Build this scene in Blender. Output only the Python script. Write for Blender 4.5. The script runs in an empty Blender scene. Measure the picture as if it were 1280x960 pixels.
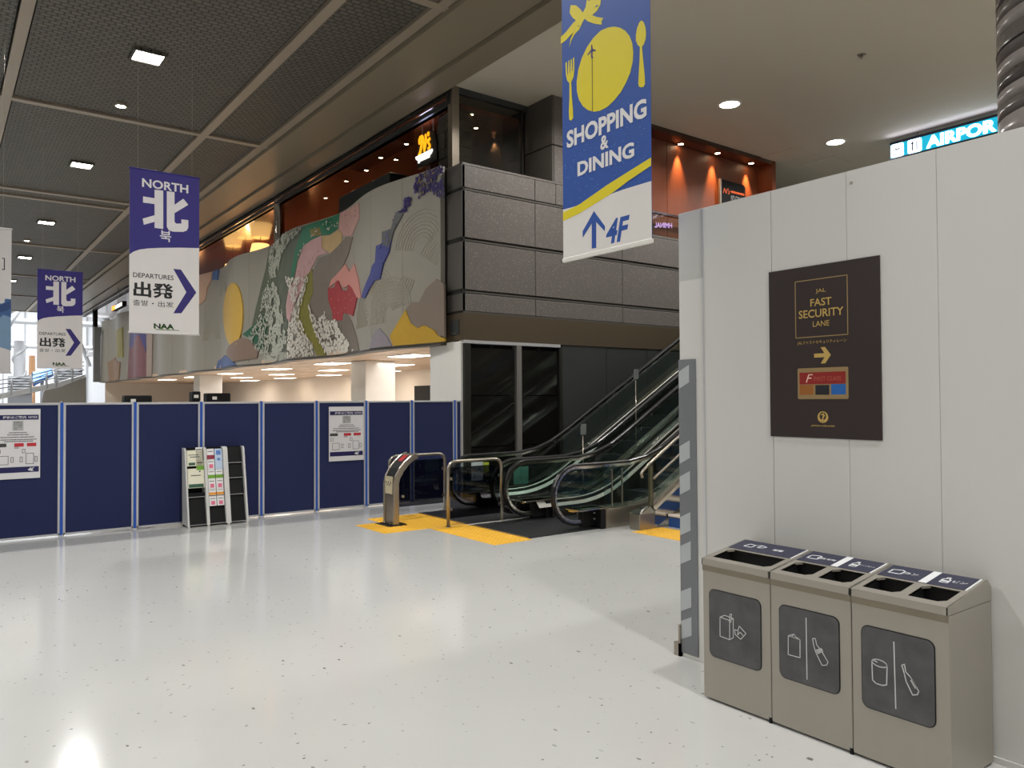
import bpy, bmesh, math, random
from mathutils import Vector, Matrix
from mathutils.geometry import tessellate_polygon
random.seed(7)
SC = bpy.context.scene
COL = SC.collection
# ---------------------------------------------------------------- camera (world X = right along the granite front, Y = along the hall)
F = 963.0; H = 1.8
YAW = math.radians(36.8); PITCH = math.atan(19 / F); ROLL = 0.0055
FWD = Vector((math.sin(YAW) * math.cos(PITCH), math.cos(YAW) * math.cos(PITCH), math.sin(PITCH)))
_r = FWD.cross(Vector((0, 0, 1))).normalized(); _u = _r.cross(FWD)
RV = _r * math.cos(ROLL) - _u * math.sin(ROLL); UV = _u * math.cos(ROLL) + _r * math.sin(ROLL)
CAMP = Vector((0, 0, H))
cd = bpy.data.cameras.new('camera'); cam = bpy.data.objects.new('camera', cd); COL.objects.link(cam)
cd.sensor_width = 36; cd.lens = F / 1280 * 36; cd.clip_end = 300; cd.clip_start = 0.05
m = Matrix((RV, UV, -FWD)).transposed().to_4x4(); m.translation = CAMP
cam.matrix_world = m; SC.camera = cam
# ---------------------------------------------------------------- world, exposure
w = bpy.data.worlds.new('world'); SC.world = w; w.use_nodes = True
w.node_tree.nodes['Background'].inputs[0].default_value = (0.05, 0.048, 0.045, 1)
SC.view_settings.view_transform = 'Standard'; SC.view_settings.look = 'None'
SC.view_settings.exposure = 0.0; SC.view_settings.gamma = 1; SC.view_settings.use_curve_mapping = False
SC.cycles.use_denoising = True
SC.cycles.max_bounces = 10; SC.cycles.transparent_max_bounces = 24
SC.cycles.sample_clamp_indirect = 6
HALL_W = 255.0        # watts of one square hall lamp
DOWN_W = 125.0        # watts of one round downlight
ZC = 7.97             # main ceiling height

def area(name, loc, power, sx, sy, color=(1, 0.95, 0.88), spread=150, rot=(0, 0, 0)):
    l = bpy.data.lights.new(name, 'AREA'); l.shape = 'RECTANGLE'; l.size = sx; l.size_y = sy
    l.energy = power; l.color = color; l.spread = math.radians(spread)
    o = bpy.data.objects.new(name, l); o.location = loc; o.rotation_euler = rot; COL.objects.link(o); return o
def point(name, loc, power, rad=.06, color=(1, .55, .25)):
    l = bpy.data.lights.new(name, 'POINT'); l.energy = power; l.shadow_soft_size = rad; l.color = color
    o = bpy.data.objects.new(name, l); o.location = loc; COL.objects.link(o); return o
def spot(name, loc, power, ang, color=(1, .5, .2), blend=.6, rot=(0, 0, 0), rad=.03):
    l = bpy.data.lights.new(name, 'SPOT'); l.energy = power; l.spot_size = math.radians(ang); l.spot_blend = blend
    l.shadow_soft_size = rad; l.color = color
    o = bpy.data.objects.new(name, l); o.location = loc; o.rotation_euler = rot; COL.objects.link(o); return o

HALL_LAMPS = [(3.0, y) for y in (-9.2, -1.2, 6.8, 14.85, 22.7, 30.7, 38.7, 46.5)] + [(-4.7, y) for y in (-1.2, 6.8, 14.85, 22.7, 30.7)]
DOWN_LAMPS = [(x, y) for x in (9.3, 13.3, 17.35, 21.4) for y in (-6.0, -2.0, 2.0, 6.05, 10.1) if not (x == 13.3 and y == 7.2)]
DOWN_LAMPS = [p for p in DOWN_LAMPS if p[1] in (-6.0, 2.0, 10.1)]
for x, y in HALL_LAMPS:
    area('hall_lamp_light', (x, y, ZC - .04), HALL_W * (1.5 if x < 0 else .9), .46, .46, (1, .99, .965), 150)
for x, y in DOWN_LAMPS:
    area('downlight_light', (x, y, ZC - .05), DOWN_W, .3, .3, (1, .985, .95), 150)

# ---------------------------------------------------------------- pixel -> plane helpers (1280x960 frame)
def ray(x, y): return FWD + RV * ((x - 640) / F) - UV * ((y - 480) / F)
def hit(x, y, ax, v):
    d = ray(x, y); t = (v - CAMP[ax]) / d[ax]; return CAMP + d * t

# ---------------------------------------------------------------- materials
def lin(c): return tuple(((v / 255) / 12.92 if v / 255 <= .04045 else ((v / 255 + .055) / 1.055) ** 2.4) for v in c) + (1,)
MATS = {}
def mat(name, rgb, rough=.5, metal=0.0, var=.06, nscale=8.0, bump=0.0, bscale=60.0, emit=None, estr=0.0, coat=0.0, spec=.5, stretch=(1, 1, 1)):
    if name in MATS: return MATS[name]
    M_ = bpy.data.materials.new(name); M_.use_nodes = True; nt = M_.node_tree; b = nt.nodes['Principled BSDF']
    b.inputs['Roughness'].default_value = rough; b.inputs['Metallic'].default_value = metal
    b.inputs['Coat Weight'].default_value = coat; b.inputs['Specular IOR Level'].default_value = spec
    c = lin(rgb)
    tc = nt.nodes.new('ShaderNodeTexCoord'); mp = nt.nodes.new('ShaderNodeMapping'); mp.inputs['Scale'].default_value = stretch
    nt.links.new(tc.outputs['Object'], mp.inputs[0])
    n = nt.nodes.new('ShaderNodeTexNoise'); n.inputs['Scale'].default_value = nscale; n.inputs['Detail'].default_value = 4
    nt.links.new(mp.outputs[0], n.inputs['Vector'])
    mx = nt.nodes.new('ShaderNodeMix'); mx.data_type = 'RGBA'
    mx.inputs[6].default_value = tuple(v * (1 - var) for v in c[:3]) + (1,); mx.inputs[7].default_value = tuple(min(1, v * (1 + var)) for v in c[:3]) + (1,)
    nt.links.new(n.outputs[0], mx.inputs[0]); nt.links.new(mx.outputs[2], b.inputs['Base Color'])
    if bump:
        n2 = nt.nodes.new('ShaderNodeTexNoise'); n2.inputs['Scale'].default_value = bscale; n2.inputs['Detail'].default_value = 3
        nt.links.new(mp.outputs[0], n2.inputs['Vector'])
        bp = nt.nodes.new('ShaderNodeBump'); bp.inputs['Strength'].default_value = bump; bp.inputs['Distance'].default_value = .01
        nt.links.new(n2.outputs[0], bp.inputs['Height']); nt.links.new(bp.outputs[0], b.inputs['Normal'])
    if emit:
        b.inputs['Emission Color'].default_value = lin(emit); b.inputs['Emission Strength'].default_value = estr
    MATS[name] = M_; return M_
def glassmat(name, tint, alpha, rough=.03, dark=None):
    """thin glazing: mostly see-through, mirror-like by Fresnel"""
    if name in MATS: return MATS[name]
    M_ = bpy.data.materials.new(name); M_.use_nodes = True; nt = M_.node_tree; nt.nodes.clear()
    o = nt.nodes.new('ShaderNodeOutputMaterial'); t = nt.nodes.new('ShaderNodeBsdfTransparent'); t.inputs[0].default_value = lin(tint)
    g = nt.nodes.new('ShaderNodeBsdfGlossy'); g.inputs['Roughness'].default_value = rough
    d = nt.nodes.new('ShaderNodeBsdfDiffuse'); d.inputs[0].default_value = lin(dark or tint)
    m1 = nt.nodes.new('ShaderNodeMixShader'); m1.inputs[0].default_value = alpha
    nt.links.new(t.outputs[0], m1.inputs[1]); nt.links.new(d.outputs[0], m1.inputs[2])
    f = nt.nodes.new('ShaderNodeFresnel'); f.inputs[0].default_value = 1.45
    m2 = nt.nodes.new('ShaderNodeMixShader'); 
    ge = nt.nodes.new('ShaderNodeNewGeometry'); inv = nt.nodes.new('ShaderNodeMath'); inv.operation = 'SUBTRACT'; inv.inputs[0].default_value = 1; nt.links.new(ge.outputs['Backfacing'], inv.inputs[1])
    mu_ = nt.nodes.new('ShaderNodeMath'); mu_.operation = 'MULTIPLY'; nt.links.new(f.outputs[0], mu_.inputs[0]); nt.links.new(inv.outputs[0], mu_.inputs[1]); nt.links.new(mu_.outputs[0], m2.inputs[0])
    nt.links.new(m1.outputs[0], m2.inputs[1]); nt.links.new(g.outputs[0], m2.inputs[2]); nt.links.new(m2.outputs[0], o.inputs[0])
    MATS[name] = M_; return M_
def mathn(nt, op, a, b=None, c=None):
    n = nt.nodes.new('ShaderNodeMath'); n.operation = op
    for i, v in enumerate((a, b, c)):
        if v is None: continue
        if isinstance(v, (int, float)): n.inputs[i].default_value = v
        else: nt.links.new(v, n.inputs[i])
    return n.outputs[0]

# floor: glossy off-white sheet with scattered dark flecks and faint scuffs
def floor_material():
    M_ = mat('floor_vinyl', (190, 190, 187), .2, 0, .05, .8); nt = M_.node_tree; b = nt.nodes['Principled BSDF']
    base = b.inputs['Base Color'].links[0].from_socket
    tc = nt.nodes.new('ShaderNodeTexCoord')
    fac = None
    for sc_, thr, rr, st in ((10.0, .50, .085, (1.0, .5, 1)), (22.0, .62, .12, (.6, 1.0, 1)), (5.0, .80, .05, (1, .5, 1))):
        mp = nt.nodes.new('ShaderNodeMapping'); mp.inputs['Scale'].default_value = st; mp.inputs['Rotation'].default_value = (0, 0, .4)
        nt.links.new(tc.outputs['Object'], mp.inputs[0])
        v = nt.nodes.new('ShaderNodeTexVoronoi'); v.inputs['Scale'].default_value = sc_; v.inputs['Randomness'].default_value = 1
        nt.links.new(mp.outputs[0], v.inputs['Vector'])
        sp = nt.nodes.new('ShaderNodeSeparateColor'); nt.links.new(v.outputs['Color'], sp.inputs[0])
        a = mathn(nt, 'LESS_THAN', v.outputs['Distance'], rr); a = mathn(nt, 'MULTIPLY', a, mathn(nt, 'GREATER_THAN', sp.outputs[0], thr))
        a = mathn(nt, 'MULTIPLY', a, mathn(nt, 'MULTIPLY_ADD', sp.outputs[1], .8, .1))
        fac = a if fac is None else mathn(nt, 'MAXIMUM', fac, a)
    mx = nt.nodes.new('ShaderNodeMix'); mx.data_type = 'RGBA'; nt.links.new(fac, mx.inputs[0]); nt.links.new(base, mx.inputs[6])
    mx.inputs[7].default_value = lin((70, 70, 66)); nt.links.new(mx.outputs[2], b.inputs['Base Color'])
    n = nt.nodes.new('ShaderNodeTexNoise'); n.inputs['Scale'].default_value = 1.3; n.inputs['Detail'].default_value = 5
    nt.links.new(tc.outputs['Object'], n.inputs['Vector'])
    nt.links.new(mathn(nt, 'MULTIPLY_ADD', n.outputs[0], .10, .075), b.inputs['Roughness'])
    n3 = nt.nodes.new('ShaderNodeTexNoise'); n3.inputs['Scale'].default_value = 3.0
    nt.links.new(tc.outputs['Object'], n3.inputs['Vector'])
    bp = nt.nodes.new('ShaderNodeBump'); bp.inputs['Strength'].default_value = .04; bp.inputs['Distance'].default_value = .002
    nt.links.new(n3.outputs[0], bp.inputs['Height']); nt.links.new(bp.outputs[0], b.inputs['Normal'])
    return M_
def louvre_material():
    """dark metal louvre ceiling: fine rows of small scalloped cells"""
    M_ = mat('ceiling_louvre', (84, 80, 70), .6, 0, .05, 3); nt = M_.node_tree; b = nt.nodes['Principled BSDF']
    tc = nt.nodes.new('ShaderNodeTexCoord'); mp = nt.nodes.new('ShaderNodeMapping'); nt.links.new(tc.outputs['Object'], mp.inputs[0])
    br = nt.nodes.new('ShaderNodeTexBrick'); br.inputs['Scale'].default_value = 1; br.inputs['Brick Width'].default_value = .16
    br.inputs['Row Height'].default_value = .11; br.inputs['Mortar Size'].default_value = .018; br.inputs['Mortar Smooth'].default_value = .6
    br.inputs['Color1'].default_value = lin((74, 72, 64)); br.inputs['Color2'].default_value = lin((86, 82, 72)); br.inputs['Mortar'].default_value = lin((40, 37, 32))
    nt.links.new(mp.outputs[0], br.inputs['Vector']); nt.links.new(br.outputs['Color'], b.inputs['Base Color'])
    bp = nt.nodes.new('ShaderNodeBump'); bp.inputs['Strength'].default_value = .6; bp.inputs['Distance'].default_value = .02; bp.invert = True
    nt.links.new(br.outputs['Fac'], bp.inputs['Height']); nt.links.new(bp.outputs[0], b.inputs['Normal'])
    return M_
def granite_material():
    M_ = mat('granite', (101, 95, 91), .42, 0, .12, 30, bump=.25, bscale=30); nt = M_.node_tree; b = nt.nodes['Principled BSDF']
    base = b.inputs['Base Color'].links[0].from_socket
    tc = nt.nodes.new('ShaderNodeTexCoord'); v = nt.nodes.new('ShaderNodeTexVoronoi'); v.inputs['Scale'].default_value = 60
    nt.links.new(tc.outputs['Object'], v.inputs['Vector'])
    sp = nt.nodes.new('ShaderNodeSeparateColor'); nt.links.new(v.outputs['Color'], sp.inputs[0])
    a = mathn(nt, 'MULTIPLY', mathn(nt, 'LESS_THAN', v.outputs['Distance'], .28), mathn(nt, 'GREATER_THAN', sp.outputs[0], .82))
    mx = nt.nodes.new('ShaderNodeMix'); mx.data_type = 'RGBA'; nt.links.new(a, mx.inputs[0]); nt.links.new(base, mx.inputs[6])
    mx.inputs[7].default_value = lin((185, 178, 168)); nt.links.new(mx.outputs[2], b.inputs['Base Color'])
    return M_
M_floor = floor_material(); M_louv = louvre_material(); M_gran = granite_material()
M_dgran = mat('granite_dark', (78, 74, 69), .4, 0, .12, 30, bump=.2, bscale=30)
M_rib = mat('ceiling_rib_paint', (140, 128, 112), .5, 0, .03)
M_beam = mat('beam_paint', (126, 116, 98), .45, 0, .03)
M_wceil = mat('white_ceiling_paint', (196, 188, 172), .8, 0, .02, 2)
M_board = mat('hoarding_board', (206, 205, 201), .38, 0, .02, 1.2)
M_white = mat('white_paint', (225, 222, 216), .5, 0, .02)
M_cream = mat('cream_wall', (232, 220, 206), .6, 0, .03, 2)
M_wsoff = mat('wood_soffit', (206, 176, 148), .4, 0, .08, 2, stretch=(1, .15, 1))
M_black = mat('black_plastic', (15, 15, 17), .6, 0, .1, spec=.25)
M_rub = mat('black_rubber', (16, 16, 17), .28, 0, .1)
M_steel = mat('brushed_steel', (168, 160, 148), .3, .9, .05, 6, bump=.05, bscale=90, stretch=(.1, .1, 3))
M_chrome = mat('polished_steel', (205, 202, 196), .12, 1, .03)
M_bsteel = mat('bin_steel', (168, 162, 152), .36, .55, .04, 5, bump=.04, bscale=80, stretch=(2, 2, .1))
M_deck = mat('deck_aluminium', (214, 212, 206), .3, .35, .04)
M_dsteel = mat('dark_steel', (70, 68, 64), .35, .8, .05)
M_alu = mat('aluminium_profile', (205, 205, 208), .35, .5, .03)
M_navy = mat('navy_fabric', (24, 33, 76), .9, 0, .08, 60, bump=.1, bscale=400)
M_bblue = mat('bright_blue_post', (36, 84, 176), .4, 0, .03)
M_brown = mat('brown_fascia', (84, 72, 56), .4, .2, .04, 2)
M_dglass = mat('dark_glazing', (20, 19, 17), .08, 0, .1, 2, spec=.6)
M_dwall = mat('dark_metal_panel', (62, 64, 64), .35, .2, .06, 1)
M_dark = mat('dark_recess', (18, 16, 14), .8)
M_wood = mat('lacquered_wood', (122, 62, 34), .5, 0, .25, 2.5, stretch=(1, 1, .2))
M_woodd = mat('dark_lacquer', (60, 30, 18), .22, 0, .2, 2, coat=.4)
M_copper = mat('copper_ceiling', (112, 54, 30), .2, .3, .15, 1.2, coat=.5)
M_plate = mat('landing_plate', (44, 45, 48), .4, .4, .1, 20, bump=.2, bscale=200)
M_step = mat('step_metal', (58, 62, 64), .4, .6, .1, 20)
M_yel = mat('tactile_yellow', (222, 168, 40), .5, 0, .06, 10)
M_lamp = mat('lamp_diffuser', (255, 250, 240), .5, emit=(255, 248, 235), estr=30)
M_panelL = mat('light_panel', (255, 245, 230), .5, emit=(255, 240, 220), estr=6)
M_shade = mat('lamp_shade_glow', (255, 220, 150), .6, emit=(255, 205, 125), estr=1.5)
M_warm = mat('warm_bulb', (255, 220, 170), .5, emit=(255, 225, 180), estr=25)
G_clear = glassmat('clear_glass', (236, 244, 240), .02)
G_bal = glassmat('balustrade_glass', (232, 240, 237), .004, dark=(120, 140, 136))
G_smoke = glassmat('smoked_acrylic', (150, 150, 156), .04, dark=(20, 20, 26))
G_shop = glassmat('shopfront_glass', (225, 222, 215), .02)

# ---------------------------------------------------------------- mesh builder
WLOC = {}
class MB:
    def __init__(s): s.v = []; s.f = []; s.sm = []
    def add(s, vs, fs, smooth=False):
        o = len(s.v); s.v += [Vector(p) for p in vs]; s.f += [tuple(i + o for i in f) for f in fs]; s.sm += [smooth] * len(fs); return s
    def box(s, x0, x1, y0, y1, z0, z1):
        return s.add([(x0, y0, z0), (x1, y0, z0), (x1, y1, z0), (x0, y1, z0), (x0, y0, z1), (x1, y0, z1), (x1, y1, z1), (x0, y1, z1)],
                     [(0, 3, 2, 1), (4, 5, 6, 7), (0, 1, 5, 4), (1, 2, 6, 5), (2, 3, 7, 6), (3, 0, 4, 7)])
    def prism(s, poly, fr, n0, n1):
        """2-D polygon (u,v) in frame fr extruded from n0 to n1 along the frame normal"""
        k = len(poly); a = [fr(u, v, n0) for u, v in poly]; b = [fr(u, v, n1) for u, v in poly]
        tri = tessellate_polygon([[Vector((u, v, 0)) for u, v in poly]])
        area2 = sum(poly[i][0] * poly[(i + 1) % k][1] - poly[(i + 1) % k][0] * poly[i][1] for i in range(k))
        fs = []
        for t in tri:
            p, q, r = [poly[i] for i in t]
            ccw = (q[0] - p[0]) * (r[1] - p[1]) - (r[0] - p[0]) * (q[1] - p[1]) > 0
            t = tuple(t) if ccw else tuple(reversed(t))
            fs.append(tuple(i + k for i in t)); fs.append(tuple(reversed(t)))
        for i in range(k):
            j = (i + 1) % k
            fs.append((i, j, j + k, i + k) if area2 > 0 else (j, i, i + k, j + k))
        return s.add(a + b, fs)
    def rect(s, fr, u0, u1, v0, v1, n0, n1): return s.prism([(u0, v0), (u1, v0), (u1, v1), (u0, v1)], fr, n0, n1)
    def tube(s, pts, r, n=8, closed=False, caps=True):
        pts = [Vector(p) for p in pts]; k = len(pts); rings = []
        prev = None
        for i, p in enumerate(pts):
            if closed: t = (pts[(i + 1) % k] - pts[i - 1]).normalized()
            else: t = (pts[min(i + 1, k - 1)] - pts[max(i - 1, 0)]).normalized()
            if prev is None:
                a = Vector((0, 0, 1)) if abs(t.z) < .9 else Vector((0, 1, 0)); nrm = (a - t * a.dot(t)).normalized()
            else: nrm = (prev - t * prev.dot(t)).normalized()
            prev = nrm; b = t.cross(nrm); rr = r[i] if isinstance(r, (list, tuple)) else r
            rings.append([p + (nrm * math.cos(2 * math.pi * j / n) + b * math.sin(2 * math.pi * j / n)) * rr for j in range(n)])
        vs = [q for ring in rings for q in ring]; fs = []
        for i in range(k if closed else k - 1):
            i2 = (i + 1) % k
            for j in range(n): fs.append((i * n + j, i * n + (j + 1) % n, i2 * n + (j + 1) % n, i2 * n + j))
        s.add(vs, fs, True)
        if caps and not closed: s.add(rings[0], [tuple(reversed(range(n)))]); s.add(rings[-1], [tuple(range(n))])
        return s
    def lathe(s, prof, cx, cy, n=24):
        vs = []; fs = []
        for r, z in prof: vs += [(cx + r * math.cos(2 * math.pi * j / n), cy + r * math.sin(2 * math.pi * j / n), z) for j in range(n)]
        for i in range(len(prof) - 1):
            for j in range(n): fs.append((i * n + j, i * n + (j + 1) % n, (i + 1) * n + (j + 1) % n, (i + 1) * n + j))
        s.add(vs, fs, True)
        return s
    def disc(s, cx, cy, z, r, n=20, up=False, t=.01):
        s.lathe([(r, z), (r, z + t)], cx, cy, n)
        vs = [(cx + r * math.cos(2 * math.pi * j / n), cy + r * math.sin(2 * math.pi * j / n), z) for j in range(n)]
        s.add(vs, [tuple(reversed(range(n)))]); s.add([(a, b, c + t) for a, b, c in vs], [tuple(range(n))]); return s
    def sweep_xz(s, path, sec, y0, closed=True):
        """sweep section (y,n) along a path in the XZ plane at y0 ; n = in-plane normal (left of travel)"""
        k = len(path); n = len(sec); vs = []
        for i, (x, z) in enumerate(path):
            a = path[max(i - 1, 0)]; b = path[min(i + 1, k - 1)]; tx, tz = b[0] - a[0], b[1] - a[1]; L = math.hypot(tx, tz); tx /= L; tz /= L
            for (yy, nn) in sec: vs.append((x - tz * nn, y0 + yy, z + tx * nn))
        fs = [(i * n + j, i * n + (j + 1) % n, (i + 1) * n + (j + 1) % n, (i + 1) * n + j) for i in range(k - 1) for j in range(n if closed else n - 1)]
        s.add(vs, fs, False)
        if closed: s.add(vs[:n], [tuple(range(n))]); s.add(vs[-n:], [tuple(reversed(range(n)))])
        return s
    def build(s, name, material, parent=None, loc=None, bevel=0, label=None, stuff=False, tagd=None, seg=1):
        me = bpy.data.meshes.new(name)
        if parent is not None: off = WLOC[parent]
        elif loc is not None: off = Vector(loc)
        else: off = Vector((0, 0, 0))
        me.from_pydata([v - off for v in s.v], [], s.f); me.polygons.foreach_set('use_smooth', s.sm)
        bm = bmesh.new(); bm.from_mesh(me)
        bmesh.ops.remove_doubles(bm, verts=bm.verts, dist=1e-5)
        bmesh.ops.recalc_face_normals(bm, faces=bm.faces)
        bm.to_mesh(me); bm.free()
        me.materials.append(material)
        o = bpy.data.objects.new(name, me); COL.objects.link(o)
        if parent is not None: o.parent = parent
        else: o.location = off
        WLOC[o] = off
        if bevel:
            b = o.modifiers.new('bevel', 'BEVEL'); b.width = bevel; b.segments = seg; b.limit_method = 'ANGLE'; b.angle_limit = .6
        if label: o['label'] = label
        if stuff: o['kind'] = 'stuff'
        if tagd: tag(o, *tagd)
        return o
def tag(o, label, cat, group=None):
    o['label'] = label; o['category'] = cat
    if group: o['group'] = group
def thing(name, label, cat, loc, group=None):
    o = bpy.data.objects.new(name, None); o.empty_display_size = .1; COL.objects.link(o); o.location = loc; WLOC[o] = Vector(loc)
    tag(o, label, cat, group); return o
def struct_root(name, loc=(0, 0, 0)):
    o = bpy.data.objects.new(name, None); COL.objects.link(o); o.location = loc; WLOC[o] = Vector(loc); o['kind'] = 'structure'; return o
def struct(o): o['kind'] = 'structure'; return o
KIDS = {}
def children(o): return [c for c in bpy.data.objects if c.parent == o]
def dup(root, loc, label, group=None):
    r = root.copy(); COL.objects.link(r); r.location = loc; r['label'] = label; WLOC[r] = Vector(loc)
    if group: r['group'] = group
    for ch in children(root):
        c = ch.copy(); COL.objects.link(c); c.parent = r
        for g in children(ch):
            d = g.copy(); COL.objects.link(d); d.parent = c
    return r
class Frame:
    def __init__(s, o, u, v): s.o = Vector(o); s.u = Vector(u); s.v = Vector(v); s.n = s.u.cross(s.v).normalized()
    def __call__(s, u, v, n=0): return s.o + s.u * u + s.v * v + s.n * n
class PX(Frame):
    """vertical plane facing the hall: x = val (normal -X) or y = val (normal -Y)"""
    def __init__(s, ax, val):
        s.ax = ax; s.val = val
        super().__init__((val, 0, 0) if ax == 0 else (0, val, 0), (0, -1, 0) if ax == 0 else (1, 0, 0), (0, 0, 1))
    def px(s, x, y):
        p = hit(x, y, s.ax, s.val); return (-p.y, p.z) if s.ax == 0 else (p.x, p.z)
    def poly(s, pts): return [s.px(*p) for p in pts]
def text_mb(string, fr, u0, v0, u1, v1, n=.002, bold=0.0, shear=0.0, thick=.0008, keep=False, space=1.0):
    """lettering fitted into the box u0..u1, v0..v1 of a frame"""
    c = bpy.data.curves.new('t', 'FONT'); c.body = string; c.resolution_u = 3; c.offset = bold; c.shear = shear; c.space_character = space
    c.align_x = 'LEFT'; c.fill_mode = 'FRONT'
    o = bpy.data.objects.new('t', c); COL.objects.link(o); bpy.context.view_layer.update()
    me = bpy.data.meshes.new_from_object(o.evaluated_get(bpy.context.evaluated_depsgraph_get()))
    vs = [v.co.copy() for v in me.vertices]; fs = [tuple(p.vertices) for p in me.polygons]
    bpy.data.objects.remove(o); bpy.data.curves.remove(c); bpy.data.meshes.remove(me)
    mb = MB()
    if not vs: return mb
    ax, bx = min(v.x for v in vs), max(v.x for v in vs); ay, by = min(v.y for v in vs), max(v.y for v in vs)
    sx = (u1 - u0) / (bx - ax); sy = (v1 - v0) / (by - ay)
    if keep:
        k = min(sx, sy); cu = (u0 + u1) / 2; cv = (v0 + v1) / 2
        f = lambda v: (cu + (v.x - (ax + bx) / 2) * k, cv + (v.y - (ay + by) / 2) * k)
    else: f = lambda v: (u0 + (v.x - ax) * sx, v0 + (v.y - ay) * sy)
    mb.add([fr(*f(v), n) for v in vs], fs); return mb
def text_px(string, fr, tl, br, **k):
    a = fr.px(*tl); b = fr.px(*br); return text_mb(string, fr, a[0], b[1], b[0], a[1], **k)
def line_mb(mb, fr, pts, w, n0, n1, closed=False):
    """flat stroke of width w along (u,v) points"""
    k = len(pts)
    for i in range(k if closed else k - 1):
        a = pts[i]; b = pts[(i + 1) % k]; dx, dy = b[0] - a[0], b[1] - a[1]; L = math.hypot(dx, dy) or 1e-6
        ex, ey = dx / L * w * .4, dy / L * w * .4; px_, py_ = -dy / L * w / 2, dx / L * w / 2
        mb.prism([(a[0] - ex + px_, a[1] - ey + py_), (a[0] - ex - px_, a[1] - ey - py_), (b[0] + ex - px_, b[1] + ey - py_), (b[0] + ex + px_, b[1] + ey + py_)], fr, n0, n1)
    return mb
def ell(cx, cy, rx, ry, n=28, a0=0, a1=360): return [(cx + rx * math.cos(math.radians(a0 + (a1 - a0) * i / n)), cy + ry * math.sin(math.radians(a0 + (a1 - a0) * i / n))) for i in range(n if a1 - a0 == 360 else n + 1)]
def arc(cx, cz, r, a0, a1, n=10): return [(cx + r * math.cos(math.radians(a0 + (a1 - a0) * i / n)), cz + r * math.sin(math.radians(a0 + (a1 - a0) * i / n))) for i in range(n + 1)]
def rrect(u0, u1, v0, v1, r, n=4):
    return arc(u1 - r, v1 - r, r, 0, 90, n) + arc(u0 + r, v1 - r, r, 90, 180, n) + arc(u0 + r, v0 + r, r, 180, 270, n) + arc(u1 - r, v0 + r, r, 270, 360, n)
# ================================================================ SETTING
XW, XE, YS, YN = -14.0, 34.0, -14.0, 62.0
struct(MB().box(XW, XE, YS, 96, -.2, 0).build('floor', M_floor))
M_outw = mat('far_wall_paint', (190, 184, 174), .7, 0, .04, 1)
struct(MB().box(XW - .3, XW, YS, 96, 0, 14).build('wall_left', M_outw))
struct(MB().box(XW, XE, YS - .3, YS, 0, 14).build('wall_south', M_outw))
struct(MB().box(XE, XE + .3, YS, 96, 0, 14).build('wall_east', M_outw))
# white ceiling (right), lowered beam, coffered louvre ceiling (left)
struct(MB().box(7.93, XE, YS, YN, ZC, ZC + .2).build('ceiling', M_wceil))
beam = MB().box(6.42, 7.36, YS, YN, ZC - .10, ZC + .2).build('trim_1', M_beam); struct(beam)
MB().box(7.40, 7.93, YS, YN, ZC - .16, ZC + .2).build('beam_edge', M_beam, beam)
MB().box(7.34, 7.42, YS, YN, ZC - .04, ZC + .1).build('shadow_gap', M_dark, beam)
RX = [-10.4, -6.6, -2.75, 1.1, 4.93, 6.3]
RY = [-14, -7.2, 1.6, 9.45, 10.25, 18.5, 26.35, 27.3, 35.5, 44.4, 53.0, 61.9]
coff = struct(MB().box(XW, 6.45, YS, YN, ZC + .12, ZC + .3).build('ceiling', mat('ceiling_void', (30, 28, 25), .9)))
for i, x in enumerate(RX): MB().box(x - .09, x + .09, YS, YN, ZC - .02, ZC + .12).build('ceiling_rib', M_rib, coff)
for j, y in enumerate(RY): MB().box(XW, 6.45, y - .09, y + .09, ZC - .021, ZC + .119).build('ceiling_rib', M_rib, coff)
xs = [XW] + RX; ys = RY
for i in range(len(xs) - 1):
    for j in range(len(ys) - 1):
        if ys[j + 1] - ys[j] < 1.2 and False: continue
        MB().box(xs[i] + .12, xs[i + 1] - .12, ys[j] + .12, ys[j + 1] - .12, ZC + .03, ZC + .07).build('louvre_panel', M_louv, coff)
# lamps
def hall_lamp(x, y):
    t = thing('ceiling_lamp', 'x', 'ceiling lamp', (x, y, ZC), 'square lamps in the louvre ceiling')
    f = MB()
    for a in ((-.27, .27, -.27, -.23), (-.27, .27, .23, .27), (-.27, -.23, -.23, .23), (.23, .27, -.23, .23)): f.box(x + a[0], x + a[1], y + a[2], y + a[3], ZC - .03, ZC + .04)
    f.build('lamp_frame', M_louv, t)
    MB().box(x - .23, x + .23, y - .23, y + .23, ZC - .012, ZC + .02).build('diffuser', M_lamp, t)
    return t
labs = {14.85: 'large square lamp in the louvre ceiling, nearest in view', 22.7: 'square lamp in the louvre ceiling left of the nearest NORTH banner', 30.7: 'small far square lamp in the louvre ceiling, above the second NORTH banner',
        38.7: 'most distant but one square lamp in the louvre ceiling at left edge', 46.5: 'most distant square lamp in the louvre ceiling beyond the banners'}
l0 = None
for x, y in HALL_LAMPS:
    lab = labs[y] if (x == 3.0 and y in labs) else 'square louvre ceiling lamp outside the picture, %s row, %s' % ('second' if x < 0 else 'main', {-9.2: 'far behind', -1.2: 'overhead', 6.8: 'ahead', 14.85: 'over the partitions', 22.7: 'beyond them', 30.7: 'farther on'}.get(y, 'last'))
    if l0 is None: l0 = hall_lamp(x, y); o = l0; o['label'] = lab
    else: o = dup(l0, (x, y, ZC), lab)
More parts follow.
